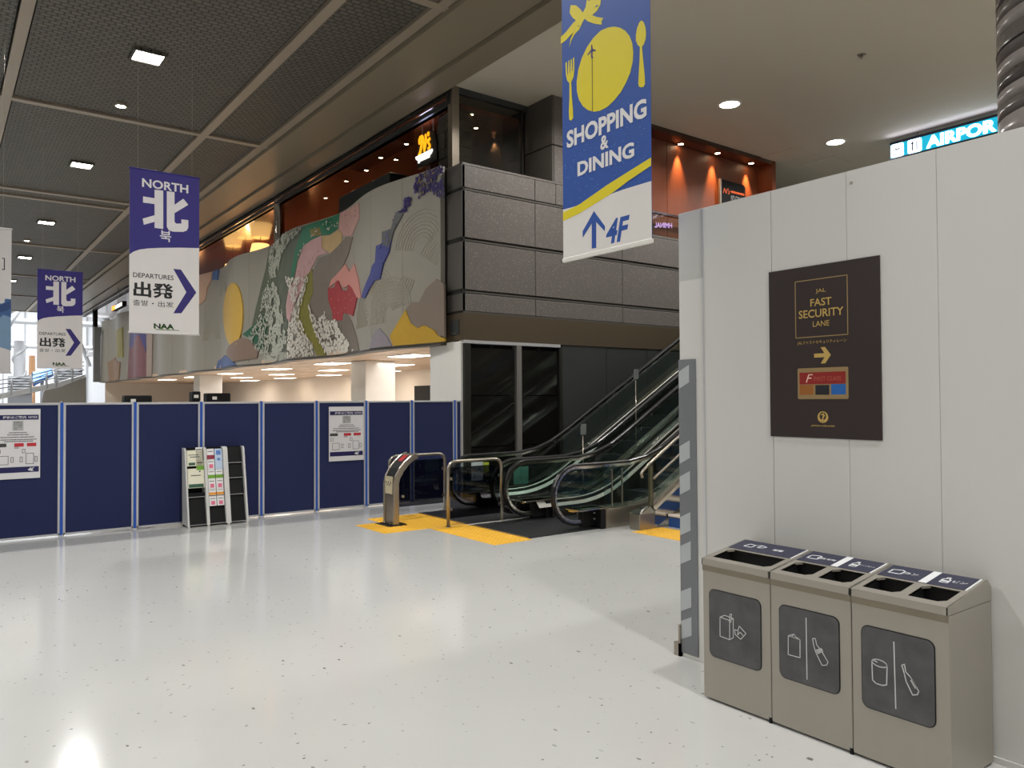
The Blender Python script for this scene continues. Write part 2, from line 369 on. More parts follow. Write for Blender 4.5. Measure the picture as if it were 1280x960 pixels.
# small round spots in the coffers
sp0 = None
for y, lab in ((17.65, 'small round spot in the louvre ceiling behind the nearest square lamp'), (34.6, 'tiny far round spot in the louvre ceiling between square lamps')):
    x = 3.05 if y < 20 else 2.75
    if sp0 is None:
        sp0 = thing('spot_lamp', lab, 'spot lamp', (x, y, ZC), 'round spots in the louvre ceiling')
        MB().lathe([(.13, ZC + .03), (.13, ZC - .02), (.10, ZC - .025), (.10, ZC + .01)], x, y).build('lamp_ring', M_rib, sp0)
        MB().disc(x, y, ZC - .012, .1).build('diffuser', M_lamp, sp0)
    else: dup(sp0, (x, y, ZC), lab)
d0 = None
dl = {(13.3, 10.1): 'round recessed downlight in the white ceiling, nearer the shopping banner', (17.35, 10.1): 'round recessed downlight in the white ceiling, nearer the airport sign',
      (9.3, 10.1): 'round recessed downlight in the white ceiling behind the shopping banner'}
for x, y in DOWN_LAMPS:
    lab = dl.get((x, y), 'round recessed downlight outside the picture, %s rank and %s column' % ({-6.0: 'rear', 2.0: 'middle', 10.1: 'front'}[y], {9.3: 'first', 13.3: 'second', 17.35: 'third', 21.4: 'fourth'}[x]))
    if d0 is None:
        d0 = thing('downlight', lab, 'downlight', (x, y, ZC), 'round downlights in the white ceiling')
        MB().lathe([(.25, ZC), (.25, ZC - .015), (.2, ZC - .02), (.2, ZC + .0)], x, y, 28).build('trim_ring', M_white, d0)
        MB().disc(x, y, ZC - .012, .195, 28, t=.01).build('diffuser', M_lamp, d0)
    else: dup(d0, (x, y, ZC), lab)
def on_ceiling(px, py, z=ZC): return hit(px, py, 2, z)
p = on_ceiling(1077, 68)
t = thing('sprinkler', 'small metal sprinkler head alone on the white ceiling', 'sprinkler', (p.x, p.y, ZC))
MB().disc(p.x, p.y, ZC - .02, .07, 14, t=.02).build('base_plate', M_steel, t)
MB().tube([(p.x, p.y, ZC - .02), (p.x, p.y, ZC - .08)], .02).build('nozzle', M_steel, t)
for i, (px, py) in enumerate(((985, 195), (1032, 205))):
    p = on_ceiling(px, py)
    t = MB().box(p.x - .5, p.x + .5, p.y - .5, p.y + .5, ZC - .012, ZC).build('ceiling_hatch', M_wceil, loc=(p.x, p.y, ZC))
    tag(t, ['square access hatch in the white ceiling, nearer the wood wall', 'square access hatch in the white ceiling, nearer the airport sign'][i], 'ceiling hatch', 'access hatches in the white ceiling')

# ---------------------------------------------------------------- granite block: front face y=11.9
YG = 11.9; XC = 7.78
fG = PX(1, YG)
gr = struct_root('wall_front', (XC, YG, 2.88))
MB().box(XC + .04, 30, YG + .05, 12.6, 2.92, 5.40).build('wall_core', M_dark, gr)
MB().box(XC + .04, 11.38, YG + .05, 12.6, 5.40, 6.12).build('wall_core', M_dark, gr)
rows = [(3.44, 3.765), (3.84, 4.73), (4.81, 5.68)]
cols = [7.78, 9.50, 11.91, 14.1, 16.3, 18.5, 20.7, 22.9, 25.1, 27.3]
def gpanel(x0, x1, y0, y1, z0, z1): return MB().box(x0, x1, y0, y1, z0, z1).build('granite_panel', M_gran, gr, bevel=.008)
for r, (z0, z1) in enumerate(rows):
    for i in range(len(cols) - 1):
        zz = z1 if not (r == 2 and cols[i] > 11.5) else 5.44
        gpanel(cols[i] + .006, cols[i + 1] - .006, YG, YG + .06, z0, zz)
for x0, x1 in ((7.78, 9.50), (9.50, 10.04), (10.04, 11.40)): gpanel(x0 + .006, x1 - .006, YG, YG + .06, 5.74, 6.16)
for z in (3.77, 4.735, 5.685): MB().box(XC, 27.3 if z < 5 else 11.4, YG + .012, YG + .05, z + .01, z + .045).build('joint_strip', M_dgran, gr)
MB().box(XC - .0, 27.3, YG - .01, YG + .05, 3.40, 3.435).build('edge_strip', M_dgran, gr)
MB().box(XC, 11.4, YG - .005, 12.6, 6.16, 6.20).build('coping', M_gran, gr)
MB().box(11.4, 27.3, YG - .005, 12.6, 5.44, 5.48).build('coping', M_gran, gr)
# left return (faces the hall)
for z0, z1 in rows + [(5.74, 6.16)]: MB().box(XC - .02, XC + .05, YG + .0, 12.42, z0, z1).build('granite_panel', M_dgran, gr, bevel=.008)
MB().box(XC - .0, XC + .05, YG, 12.42, 3.40, 6.16).build('return_backing', M_dark, gr)
MB().box(XC - .015, XC + .05, YG - .012, 12.44, 2.9, 3.40).build('fascia_return', M_brown, gr)
MB().box(XC - .012, 18.0, YG - .015, YG + .05, 2.90, 3.40).build('fascia_band', M_brown, gr)
MB().box(XC - .03, XC - .015, 12.0, 12.3, 3.0, 3.28).build('access_plate', M_dwall, gr)
MB().box(XC - .04, XC - .03, 12.1, 12.24, 3.02, 3.035).build('plate_handle', M_steel, gr)
# soffit strip and dark glazing below
wg = struct_root('window_1', (XC, YG, 0))
MB().box(XC, 10.12, YG - .02, YG + .12, 2.84, 2.90).build('head_rail', M_alu, wg)
MB().box(7.80, 7.93, YG - .03, YG + .14, 0, 2.84).build('mullion', M_dsteel, wg)
MB().box(9.0, 9.12, YG - .03, YG + .14, 0, 2.84).build('mullion', mat('grey_mullion', (128, 124, 120), .4, .3), wg)
MB().box(10.08, 10.16, YG - .03, YG + .14, 0, 2.84).build('mullion', M_dsteel, wg)
for x0, x1 in ((7.95, 8.97), (9.14, 10.06)):
    for z0, z1 in ((.08, .9), (.92, 1.86), (1.88, 2.76)):
        MB().box(x0, x1, YG + .01, YG + .03, z0, z1).build('pane', M_dglass, wg)
    MB().box((x0 + x1) / 2 - .02, (x0 + x1) / 2 + .02, YG + .04, YG + .08, .05, 2.8).build('inner_post', M_dsteel, wg)
MB().box(XC, 10.12, YG - .02, YG + .14, 0, .08).build('sill', M_dsteel, wg)
MB().box(XC, 10.12, YG + .13, YG + .2, 0, 2.84).build('backing', M_dark, wg)
wd = struct_root('wall_under_front', (10.16, YG, 0))
for i in range(7):
    x0 = 10.17 + i * 1.25
    MB().box(x0, x0 + 1.235, YG + .0, YG + .06, 0, 2.89).build('metal_panel', M_dwall, wd)
MB().box(10.16, 19, YG + .06, YG + .2, 0, 2.9).build('backing', M_dark, wd)
# white jamb panel
MB().box(XC - .02, XC + .10, YG + .04, 13.05, 0, 2.88).build('wall_jamb', M_white)
struct(bpy.data.objects['wall_jamb'])
# ---------------------------------------------------------------- 4F interior shells
struct(MB().box(XC + .5, 12.2, 12.62, 60, 4.9, 5.1).build('floor', M_woodd))
struct(MB().box(8.1, 12.3, 12.86, 60, 7.62, 7.72).build('ceiling', M_copper))
b4 = struct(MB().box(12.2, 12.4, 13.9, 50, 5.1, 7.62).build('wall_restaurant', M_wood))
for i in range(14): MB().box(12.17, 12.2, 14 + i * 2.5, 14 + i * 2.5 + 2.46, 5.1, 7.62).build('wood_panel', M_wood, b4)
b5 = struct(MB().box(8.7, 12.4, 14.6, 14.8, 5.1, 7.62).build('wall_restaurant', mat('red_brown_panel', (74, 32, 22), .6, 0, .1, 2)))
# head band above the shopfronts
struct(MB().box(8.05, 8.2, 12.75, 60, 7.62, ZC).build('trim_2', M_dwall))
for i, dx in enumerate((.0, .1, .2)):
    MB().box(7.94 + dx * .3, 7.97 + dx * .3, 12.75, 60, 7.66 + dx, 7.70 + dx).build('head_rail', M_copper if i == 0 else M_dsteel, bpy.data.objects['trim_2'])
struct(MB().box(8.05, 9.95, 12.70, 12.82, 7.86, ZC).build('trim_3', M_dwall))
# shopfront glazing
wg2 = struct_root('window_2', (8.1, 12.75, 6.2))
MB().box(8.06, 8.22, 12.68, 12.84, 5.1, ZC).build('corner_post', mat('bronze_post', (122, 112, 98), .35, .5), wg2)
MB().box(8.24, 9.80, 12.75, 12.77, 5.1, 7.86).build('pane', G_shop, wg2)
MB().box(9.80, 9.86, 12.72, 12.80, 5.1, 7.9).build('mullion', M_dsteel, wg2)
# small block above the parapet base: lower sill wall inside the mural
# granite pillar
pl = struct_root('wall_pillar', (9.95, YG, 6.2))
for i, (z0, z1) in enumerate(((5.1, 6.94), (6.965, ZC))):
    MB().box(9.99, 12.0, YG + .0, YG + .06, z0 if i else 6.20, z1).build('granite_panel', M_gran, pl, bevel=.006)
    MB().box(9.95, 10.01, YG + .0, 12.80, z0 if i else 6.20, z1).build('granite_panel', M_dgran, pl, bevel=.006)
MB().box(10.0, 12.0, YG + .05, 14.6, 5.1, ZC).build('pillar_core', M_dark, pl)
# dark stone pier inside the corner with rough face
st = struct_root('wall_stone_pier', (8.25, 13.2, 5.1))
for k in range(14):
    for j in range(2):
        MB().box(8.25 + random.uniform(-.02, .02), 8.7, 12.95 + j * .3, 13.24 + j * .3, 5.1 + k * .18, 5.1 + k * .18 + .165).build('stone', mat('slate_stone', (66, 62, 54), .7, 0, .3, 12, bump=.5, bscale=20), st)
# right shop: lacquered wood wall
rs = struct(MB().box(12.0, 17.42, 12.33, 12.5, 5.3, 7.95).build('wall_shop', M_wood))
for i in range(3):
    x0 = 12.02 + i * 1.8
    MB().box(x0, x0 + 1.785, 12.30, 12.33, 5.3, 7.87).build('wood_panel', M_wood, rs)
struct(MB().box(12.0, 17.42, 11.93, 12.7, 7.875, 7.93).build('ceiling', M_copper))
struct(MB().box(12.0, 17.45, 11.87, 11.94, 7.86, ZC).build('trim_4', M_woodd))
struct(MB().box(17.35, 17.5, 11.86, 13.1, 5.3, ZC).build('wall_shop_end', M_wood))
struct(MB().box(17.5, 17.9, 12.3, 12.6, 5.3, ZC).build('wall_shop_post', M_dwall))
MB().box(17.6, 17.9, 12.2, 12.3, 6.9, 7.1).build('door_closer_box', M_white, bpy.data.objects['wall_shop_post'])
sl = None
for i, (px, py) in enumerate(((851, 180), (897, 191.5), (939, 204))):
    p = hit(px, py, 2, 7.865)
    y = 12.55; x = p.x + (y - p.y) * 0 
    p = Vector((p.x, p.y, 7.865)); y = p.y
    lab = 'small warm ceiling spot over the wood wall, ' + ['leftmost of three', 'middle of three', 'rightmost of three'][i]
    if sl is None:
        sl = thing('spot_lamp', lab, 'spot lamp', (p.x, p.y, 7.875), 'warm spots over the wood wall')
        MB().lathe([(.09, 7.875), (.09, 7.86), (.07, 7.855), (.07, 7.875)], p.x, p.y, 20).build('lamp_ring', M_copper, sl)
        MB().disc(p.x, p.y, 7.86, .065, 18, t=.01).build('bulb', M_warm, sl)
    else: dup(sl, (p.x, p.y, 7.875), lab)
    spot('wood_wall_spot', (p.x, 12.17, 7.85), 420, 46, (1, .60, .26), .9, (math.radians(5), 0, 0))
# glass guard and rail on the low parapet
wr = struct_root('window_3', (11.5, 12.0, 5.48))
for i in range(4):
    x0 = 11.5 + i * 1.5
    MB().box(x0, x0 + 1.48, 12.05, 12.06, 5.48, 6.02).build('pane', G_shop, wr)
MB().box(11.45, 17.4, 12.02, 12.09, 6.02, 6.07).build('guard_rail', M_woodd, wr)
MB().box(12.98, 13.01, 12.03, 12.08, 5.48, 6.02).build('guard_post', M_black, wr)

# 4F room lights and added ceiling fill
for y in (14.0, 16.5, 19.5, 24, 28, 33, 39, 45):
    spot('restaurant_spot', (10.0, y, 7.55), 60, 110, (1, .5, .22), .8, (0, 0, 0), .06)
for x, y in ((11.9, 19.5), (11.9, 20.5), (11.9, 26), (11.9, 31), (11.9, 37)):
    spot('restaurant_wallwash', (x, y, 7.5), 60, 50, (1, .42, .14), .9, (0, math.radians(8), 0))
for i, (y, pw) in enumerate(((14.0, 5), (17.5, 5), (20.5, 9), (24.5, 28), (28.0, 34), (32.0, 44), (38.0, 36), (45, 24))): point('restaurant_fill', (9.9, y, 5.9), pw, .15, (1, .46, .17))  # unseen points without fittings, added below the parapet to warm the ceiling
spot('restaurant_wallwash', (9.95, 14.5, 7.0), 160, 34, (1, .45, .16), .9, (math.radians(5), 0, 0))
MB().box(9.93, 9.99, 14.44, 14.5, 7.02, 7.10).build('wall_spot_can', M_black, b5)
# tiny ceiling spots of the restaurant
rs0 = None
RSP = [(589, 143), (628, 174.5), (608, 199), (508, 180), (495, 199.5), (458, 213), (433, 226.5), (407, 247.5), (476, 197), (595, 160)]
RSL = ['nearest the corner post', 'right of the corner post near the pillar', 'low, behind the corner post', 'left of the yellow script sign', 'lower left of the yellow script sign', 'over the violet part of the mural',
       'over the middle of the mural', 'left, over the green part of the mural', 'between the script sign and the chrome post', 'faint, beside the corner post']
for (px, py), lb in zip(RSP, RSL):
    p = hit(px, py, 2, 7.61)
    if not (8.2 < p.x < 12.2): continue
    lab = 'tiny ceiling spot in the restaurant, ' + lb
    if rs0 is None:
        rs0 = thing('spot_lamp', lab, 'spot lamp', (p.x, p.y, 7.62), 'tiny spots in the restaurant ceiling')
        MB().lathe([(.07, 7.62), (.07, 7.605), (.05, 7.6), (.05, 7.62)], p.x, p.y, 16).build('lamp_ring', M_dsteel, rs0)
        MB().disc(p.x, p.y, 7.606, .045, 14, t=.008).build('bulb', M_warm, rs0)
    else: dup(rs0, (p.x, p.y, 7.62), lab)
# chrome posts behind the mural
for i, (px, py) in enumerate(((349, 300), (119, 400))):
    p = hit(px, py, 0, 8.16)
    t = MB().lathe([(.15, 5.1), (.15, ZC - .1)], 8.16, p.y, 24).build('chrome_post', M_chrome if i == 0 else M_black, loc=(8.16, p.y, 5.1))
    tag(t, ['round polished steel post between mural wall and ceiling', 'far dark post between mural wall and ceiling'][i], 'post', 'posts above the mural wall')
# dark box partition inside
t = MB().box(8.6, 9.3, 16.3, 19.2, 5.1, 7.22).build('dark_cabinet', mat('dark_teal', (30, 42, 44), .5), loc=(8.6, 16.3, 5.1), bevel=.02)
tag(t, 'dark teal cabinet in the restaurant above the green part of mural', 'cabinet')
t = MB().box(8.6, 9.1, 13.75, 14.5, 5.1, 6.72).build('menu_counter', M_dwall, loc=(8.6, 13.75, 5.1), bevel=.02)
tag(t, 'dark counter in the restaurant below the yellow script sign', 'counter')
t = MB().box(8.75, 9.3, 22.9, 24.2, 5.1, 7.0).build('wood_cabinet', M_woodd, loc=(8.75, 22.9, 5.1), bevel=.02)
tag(t, 'dark wooden cabinet beside the polished steel post', 'cabinet')
# framed pictures near the corner
for i, (a, b) in enumerate((((462 + 0, 0), 0), ((0, 0), 0))): pass
for i, (x0, x1, z1, lab) in enumerate(((9.0, 9.42, 6.66, 'dark framed board standing behind the granite parapet, wider of two'), (9.5, 9.7, 6.8, 'small dark framed board beside the glowing wall, narrower of two'))):
    t = thing('framed_board', lab, 'framed board', (x0, 13.6, 5.1), 'framed boards behind the parapet')
    MB().box(x0, x1, 13.6, 13.64, 5.9, z1).build('frame', M_black, t)
    MB().box(x0 + .04, x1 - .04, 13.585, 13.6, 5.95, z1 - .05).build('board_face', M_dsteel, t)
    MB().tube([((x0 + x1) / 2, 13.62, 5.1), ((x0 + x1) / 2, 13.62, 5.9)], .02).build('stand', M_black, t)
# pendant lamps
pls = [((326, 291), (342 - 8, 307), 9.5), ((310, 300), (324, 314), 9.5), ((298, 305), (306, 319), 9.5)]
pl0 = None
for i, (cx_, cy_, r) in enumerate(((9.45, 27.9, .42), (9.45, 29.6, .5), (9.5, 31.3, .42))):
    lab = ['cream pendant lampshade above the mural, nearest the steel post', 'cream pendant lampshade above the mural, middle of three', 'cream pendant lampshade above the mural, leftmost of three'][i]
    z0 = (7.0, 6.72, 6.75)[i]
    if pl0 is None:
        pl0 = thing('pendant_lamp', lab, 'pendant lamp', (cx_, cy_, z0), 'glowing pendant lamps in the restaurant')
        MB().lathe([(.30, z0 + .5), (.42, z0), (.41, z0), (.29, z0 + .5)], cx_, cy_, 24).build('lamp_shade', M_shade, pl0)
        MB().tube([(cx_, cy_, z0 + .45), (cx_, cy_, 7.94)], .012).build('cord', M_black, pl0)
        MB().lathe([(.0, z0 + .3), (.08, z0 + .22), (.0, z0 + .14)], cx_, cy_, 12).build('bulb', M_warm, pl0)
    else:
        dup(pl0, (cx_, cy_, z0 + .0), lab)
point('pendant_glow', (9.4, 28.8, 6.9), 22, .2, (1, .62, .3))

# ---------------------------------------------------------------- room under the mural
struct(MB().box(7.60, 14.4, 13.05, 50, 2.88, 2.98).build('ceiling', M_wsoff))
sof = bpy.data.objects[-1] if False else None
ur = struct_root('wall_under_mural', (14, 13, 0))
MB().box(14.0, 14.3, 13.05, 50, 0, 2.88).build('wall_face', M_cream, ur)
MB().box(7.9, 14.0, 13.05, 13.2, 0, 2.88).build('wall_face', M_cream, ur)
MB().box(7.9, 14.0, 50, 50.2, 0, 2.88).build('wall_face', M_cream, ur)
MB().box(13.9, 14.0, 20.6, 24.5, 0, 2.3).build('dark_opening', M_dark, ur)
for i in range(10): MB().box(7.9 + i * .6, 8.47 + i * .6, 13.1, 49.9, 2.862, 2.88).build('soffit_plank', M_wsoff, ur)
t0 = None
rowl = ['nearest', 'second', 'third', 'fourth', 'fifth', 'sixth', 'seventh', 'eighth']; 
k = 0
for i, x in enumerate((9.0, 11.0, 13.0)):
    for j, y in enumerate((16.0, 20.5, 25.0, 30.0, 35.0, 40.0)):
        lab = 'flat light panel under the mural, %s from the granite corner, %s row' % (rowl[j], ['front', 'middle', 'back'][i])
        if t0 is None:
            t0 = thing('light_panel', lab, 'light panel', (x, y, 2.86), 'flat light panels under the mural')
            MB().box(x - .32, x + .32, y - .62, y + .62, 2.835, 2.86).build('panel_frame', M_white, t0)
            MB().box(x - .3, x + .3, y - .6, y + .6, 2.825, 2.835).build('diffuser', M_panelL, t0)
        else: dup(t0, (x, y, 2.86), lab)
for y in (16.5, 24, 32, 41): area('under_mural_light', (11, y, 2.80), 150, 3, 5, (1, .95, .9), 170)
for i, (x, y) in enumerate(((9.6, 19.2), (9.0, 33.0))):
    t = MB().box(x - .45, x + .45, y - .45, y + .45, 0, 2.86).build('square_column', M_white, loc=(x, y, 0), bevel=.02)
    tag(t, ['white square column under the mural, nearer the granite corner', 'white square column under the mural, farther from the granite corner'][i], 'column', 'columns under the mural')
for i, (px, d, ww, z1) in enumerate(((247, 18.5, .24, 2.02), (275, 18.5, .6, 1.98), (174, 18.5, .62, 1.93))):
    p = hit(px, 500, 1, d); x = p.x
    t = thing('kiosk', ['dark grey kiosk top showing over the partitions, left of a pair', 'dark grey kiosk top showing over the partitions, right of a pair', 'low dark kiosk top showing over the second partition'][i], 'kiosk', (x, d, 0), 'kiosks behind the partitions')
    MB().box(x - ww / 2, x + ww / 2, d, d + .5, 0, z1 - .25).build('kiosk_body', M_dsteel, t, bevel=.01)
    MB().box(x - ww / 2 + .03, x + ww / 2 - .03, d + .08, d + .4, z1 - .25, z1).build('kiosk_head', M_black, t, bevel=.02)
    MB().box(x - ww / 4, x - ww / 4 + .1, d + .07, d + .08, z1 - .15, z1 - .08).build('indicator', M_white, t)
# ================================================================ MURAL WALL (curved facade, x = wave(y))
def XM(y): return 7.50 + .14 * math.cos(2 * math.pi * (y - 12.25) / 4.75)
ZM0, ZM1 = 2.88, 6.24
mu = thing('mural_wall', 'long undulating relief mural wall with mountains, blossoms and a yellow oval', 'mural', (7.5, 12.44, ZM0))
M_mbase = mat('mural_plaster', (146, 141, 130), .42, 0, .04, 1.5)
def drape(tris, n0, n1, step=.3, name=None, material=None, parent=None, **kw):
    """triangles (y,z) draped on the wave, from depth n0 to n1 in front of it"""
    bm = bmesh.new()
    for t in tris:
        vs = [bm.verts.new((0, a, b)) for a, b in t]
        try: bm.faces.new(vs)
        except ValueError: pass
    bmesh.ops.remove_doubles(bm, verts=bm.verts, dist=1e-4)
    ys = [v.co.y for v in bm.verts]
    if not ys: return None
    y = math.ceil(min(ys) / step) * step
    while y < max(ys):
        bmesh.ops.bisect_plane(bm, geom=bm.verts[:] + bm.edges[:] + bm.faces[:], plane_co=(0, y, 0), plane_no=(0, 1, 0)); y += step
    vs = [v.co.copy() for v in bm.verts]; bm.verts.index_update(); fs = [tuple(v.index for v in f.verts) for f in bm.faces]
    bnd = [(e.verts[0].index, e.verts[1].index) for e in bm.edges if len(e.link_faces) == 1]
    bm.free()
    mb = MB(); k = len(vs)
    a = [(XM(v.y) - n0, v.y, v.z) for v in vs]; b = [(XM(v.y) - n1, v.y, v.z) for v in vs]
    mb.add(a + b, [tuple(reversed(f)) for f in fs] + [tuple(i + k for i in f) for f in fs] + [(i, j, j + k, i + k) for i, j in bnd])
    return mb.build(name, material, parent, **kw)
def surf(px, py):
    """pixel -> (y,z) on the wavy facade"""
    d = ray(px, py); t = (7.5 - CAMP.x) / d.x
    for _ in range(30):
        p = CAMP + d * t; t += ((XM(p.y) - CAMP.x) / d.x - t) * .5
    p = CAMP + d * t; return (min(p.y, 48), max(ZM0 + .01, min(ZM1 - .01, p.z)))
def tri2(poly):
    return [[poly[i] for i in t] for t in tessellate_polygon([[Vector((a, b, 0)) for a, b in poly]])]
y = 12.44
while y < 47.9:
    y2 = min(y + 1.18, 48.0)
    drape([[(y + .004, ZM0), (y2 - .004, ZM0), (y2 - .004, ZM1)], [(y + .004, ZM0), (y2 - .004, ZM1), (y + .004, ZM1)]], -.10, 0, .24, 'mural_panel', M_mbase, mu); y = y2
drape([[(12.44, ZM0), (48, ZM0), (48, ZM1 - .02)], [(12.44, ZM0), (48, ZM1 - .02), (12.44, ZM1 - .02)]], -.22, -.11, .24, 'backing', M_dark, mu)
drape([[(12.44, ZM0 - .05), (48, ZM0 - .05), (48, ZM0 - .005)], [(12.44, ZM0 - .05), (48, ZM0 - .005), (12.44, ZM0 - .005)]], -.22, 0.0, .24, 'bottom_trim', M_dgran, mu)
MB().box(7.0, 7.9, 48.0, 48.3, ZM0, ZM1 - .3).build('end_panel', mat('mural_end', (118, 118, 116), .5), mu)
Z4 = lambda pts: [surf(240 + a / 4, 200 + b / 4) for a, b in pts]
Z5 = lambda pts: [surf(300 + a / 4.923, 280 + b / 4.923) for a, b in pts]
ZC4 = lambda pts: [surf(100 + a / 4.8, 280 + b / 4.8) for a, b in pts]
DEP = [.004]
def patch(name, rgb, poly, var=.12, ns=6, th=.012, label=None):
    """one raised colour field of the relief"""
    m_ = mat('mural_%s_%d_%d' % (name, rgb[0], rgb[2]), rgb, .5, 0, var, ns, bump=.15, bscale=40)
    DEP[0] += .0015
    return drape(tri2(poly), -.01, DEP[0] + .004, .3, name, m_, mu, label=label)
patch('foliage_field', (88, 96, 80), Z4([(390, 430), (470, 370), (560, 330), (640, 305), (600, 420), (560, 440), (530, 500), (510, 620), (478, 700), (478, 800), (490, 958), (330, 958), (290, 900), (300, 830), (320, 740), (350, 620), (370, 540)]), .2)
patch('foliage_field', (34, 112, 82), Z4([(560, 332), (640, 305), (740, 265), (745, 330), (690, 372), (650, 378), (600, 400), (560, 430), (530, 480), (515, 560), (490, 625), (500, 540), (520, 440)]), .25, 12)
patch('foliage_field', (130, 118, 60), Z4([(590, 350), (640, 335), (650, 375), (600, 385)]), .3, 14)
patch('blossom_field', (186, 146, 138), Z4([(742, 265), (836, 215), (838, 290), (800, 380), (760, 380), (735, 345)]), .1)
patch('blossom_field', (192, 152, 150), Z4([(650, 378), (600, 400), (560, 430), (530, 520), (515, 600), (485, 650), (472, 730), (475, 790), (490, 810), (512, 720), (560, 640), (600, 540), (630, 480), (682, 465), (650, 440)]), .1)
patch('blossom_field', (182, 154, 106), Z4([(650, 378), (690, 380), (735, 348), (752, 372), (750, 412), (702, 470), (655, 442)]), .12)
patch('rock_field', (116, 106, 96), Z4([(806, 385), (784, 470), (742, 560), (692, 620), (683, 645), (685, 700), (706, 760), (712, 800), (760, 850), (640, 940), (600, 820), (585, 720), (600, 640), (605, 560), (635, 490), (690, 470), (750, 412), (775, 385)]), .1)
patch('rock_field', (112, 102, 92), Z5([(650, 540), (690, 600), (720, 700), (735, 782), (640, 800), (590, 700), (610, 600)]), .08)
patch('blossom_field', (196, 134, 124), Z4([(770, 520), (790, 560), (815, 520), (835, 600), (848, 690), (822, 690), (790, 625), (760, 640), (735, 600), (686, 640), (700, 600)]), .08)
patch('maple_field', (158, 48, 54), Z4([(735, 605), (752, 650), (778, 655), (785, 620), (805, 640), (828, 690), (808, 780), (790, 770), (760, 765), (758, 802), (708, 802), (705, 760), (685, 700), (683, 645), (715, 635), (725, 605)]), .18, 16)
patch('foliage_field', (118, 112, 44), Z5([(400, 330), (450, 280), (455, 420), (425, 500), (445, 600), (480, 700), (535, 815), (480, 825), (440, 720), (380, 680), (350, 560), (380, 470)]), .3, 14)
patch('foliage_field', (40, 92, 70), Z5([(20, 680), (80, 630), (150, 560), (170, 640), (140, 770), (60, 700)]), .15)
patch('iris_field', (62, 68, 128), Z4([(1000, 350), (1010, 350), (990, 460), (960, 520), (945, 595), (920, 600), (905, 620), (870, 690), (850, 690), (865, 640), (895, 570), (905, 530), (920, 510), (925, 430), (950, 420)]), .15, 10)
patch('iris_field', (92, 94, 92), Z4([(955, 360), (1000, 345), (1025, 260), (1060, 270), (1015, 350), (990, 440), (955, 420)]), .3, 10)
patch('rock_field', (124, 110, 98), Z5([(1030, 525), (1060, 480), (1110, 482), (1150, 400), (1215, 340), (1262, 370), (1266, 700), (1200, 650), (1140, 620), (1100, 640), (1060, 610)]), .06)
patch('gold_field', (182, 144, 40), Z5([(930, 690), (1025, 530), (1060, 612), (1100, 642), (1140, 622), (1200, 652), (1225, 690), (1266, 705), (1268, 722), (950, 757)]), .08)
patch('lilac_field', (138, 130, 136), Z5([(820, 690), (860, 640), (905, 690), (940, 755), (800, 768)]), .15, 18)
patch('sun_disc', (196, 158, 66), Z4(ell(210, 772, 49, 158, 30)), .06)
patch('earth_field', (128, 106, 94), Z4([(190, 930), (250, 890), (292, 900), (335, 958), (330, 990), (200, 1010), (175, 960)]), .06)
patch('sky_field', (70, 92, 140), ZC4([(822, 886), (835, 822), (872, 788), (905, 806), (940, 872), (935, 884)]), .06)
patch('peach_field', (186, 150, 126), Z4([(20, 585), (105, 558), (100, 600), (80, 640), (70, 700), (42, 722), (20, 740)]), .06)
patch('sky_field', (62, 96, 150), Z4([(110, 556), (138, 542), (132, 600), (106, 600)]), .06)
patch('iris_field', (74, 72, 128), ZC4([(305, 640), (405, 660), (400, 780), (380, 880), (340, 900), (300, 760)]), .2, 3)
patch('plum_field', (122, 78, 84), ZC4([(300, 750), (360, 660), (405, 780), (405, 932), (290, 942)]), .2, 3)
patch('moss_field', (148, 138, 80), ZC4([(222, 640), (258, 620), (262, 800), (225, 800)]), .12, 3)
patch('earth_field', (142, 112, 86), ZC4([(170, 830), (215, 800), (245, 830), (235, 945), (180, 948)]), .12, 3)
patch('pale_field', (168, 150, 140), ZC4([(405, 660), (440, 655), (435, 930), (405, 934)]), .05, 3)
patch('pale_field', (158, 158, 160), ZC4([(90, 700), (140, 640), (130, 900), (90, 950)]), .05, 3)
# blossoms: countless small raised petals in clusters
def inside(x, y, poly):
    c = False; n = len(poly)
    for i in range(n):
        x1, y1 = poly[i]; x2, y2 = poly[i - 1]
        if (y1 > y) != (y2 > y) and x < (x2 - x1) * (y - y1) / (y2 - y1) + x1: c = not c
    return c
def scatter(name, rgb, polys, dens, r, depth, label=None, keep=1.0, holes=False):
    mb = MB()
    for poly in polys:
        y0, y1 = min(p[0] for p in poly), max(p[0] for p in poly); z0, z1 = min(p[1] for p in poly), max(p[1] for p in poly)
        for _ in range(int((y1 - y0) * (z1 - z0) * dens)):
            a, b = random.uniform(y0, y1), random.uniform(z0, z1)
            if not inside(a, b, poly): continue
            if math.sin(a * 5.1 + b * 3.3) * math.sin(b * 6.7 - a * 2.1) > keep: continue
            rr = r * random.uniform(.6, 1.2); ph = random.uniform(0, 6.28); x = XM(a) - depth - random.uniform(0, .006)
            pts = []
            for k in range(10):
                q = rr if k % 2 == 0 else rr * .6; th = ph + k * math.pi / 5
                if not (ZM0 < b + q * math.sin(th) < ZM1): q = 0
                pts.append((x, a + q * math.cos(th), b + q * math.sin(th)))
            mb.add(pts, [tuple(range(10))])
    return mb.build(name, mat('mural_' + name + str(rgb[0]), rgb, .5), mu, stuff=True, label=label)
scatter('white_blossoms', (214, 208, 196), [Z5([(290, 330), (350, 540), (410, 320), (430, 335), (400, 440), (370, 560), (420, 700), (490, 770), (440, 820), (300, 832), (300, 650), (330, 540), (400, 330)]),
    Z5([(430, 490), (485, 600), (530, 535), (545, 600), (600, 588), (625, 660), (680, 740), (708, 778), (540, 806), (480, 700), (440, 580)])], 420, .045, .04, keep=.8)
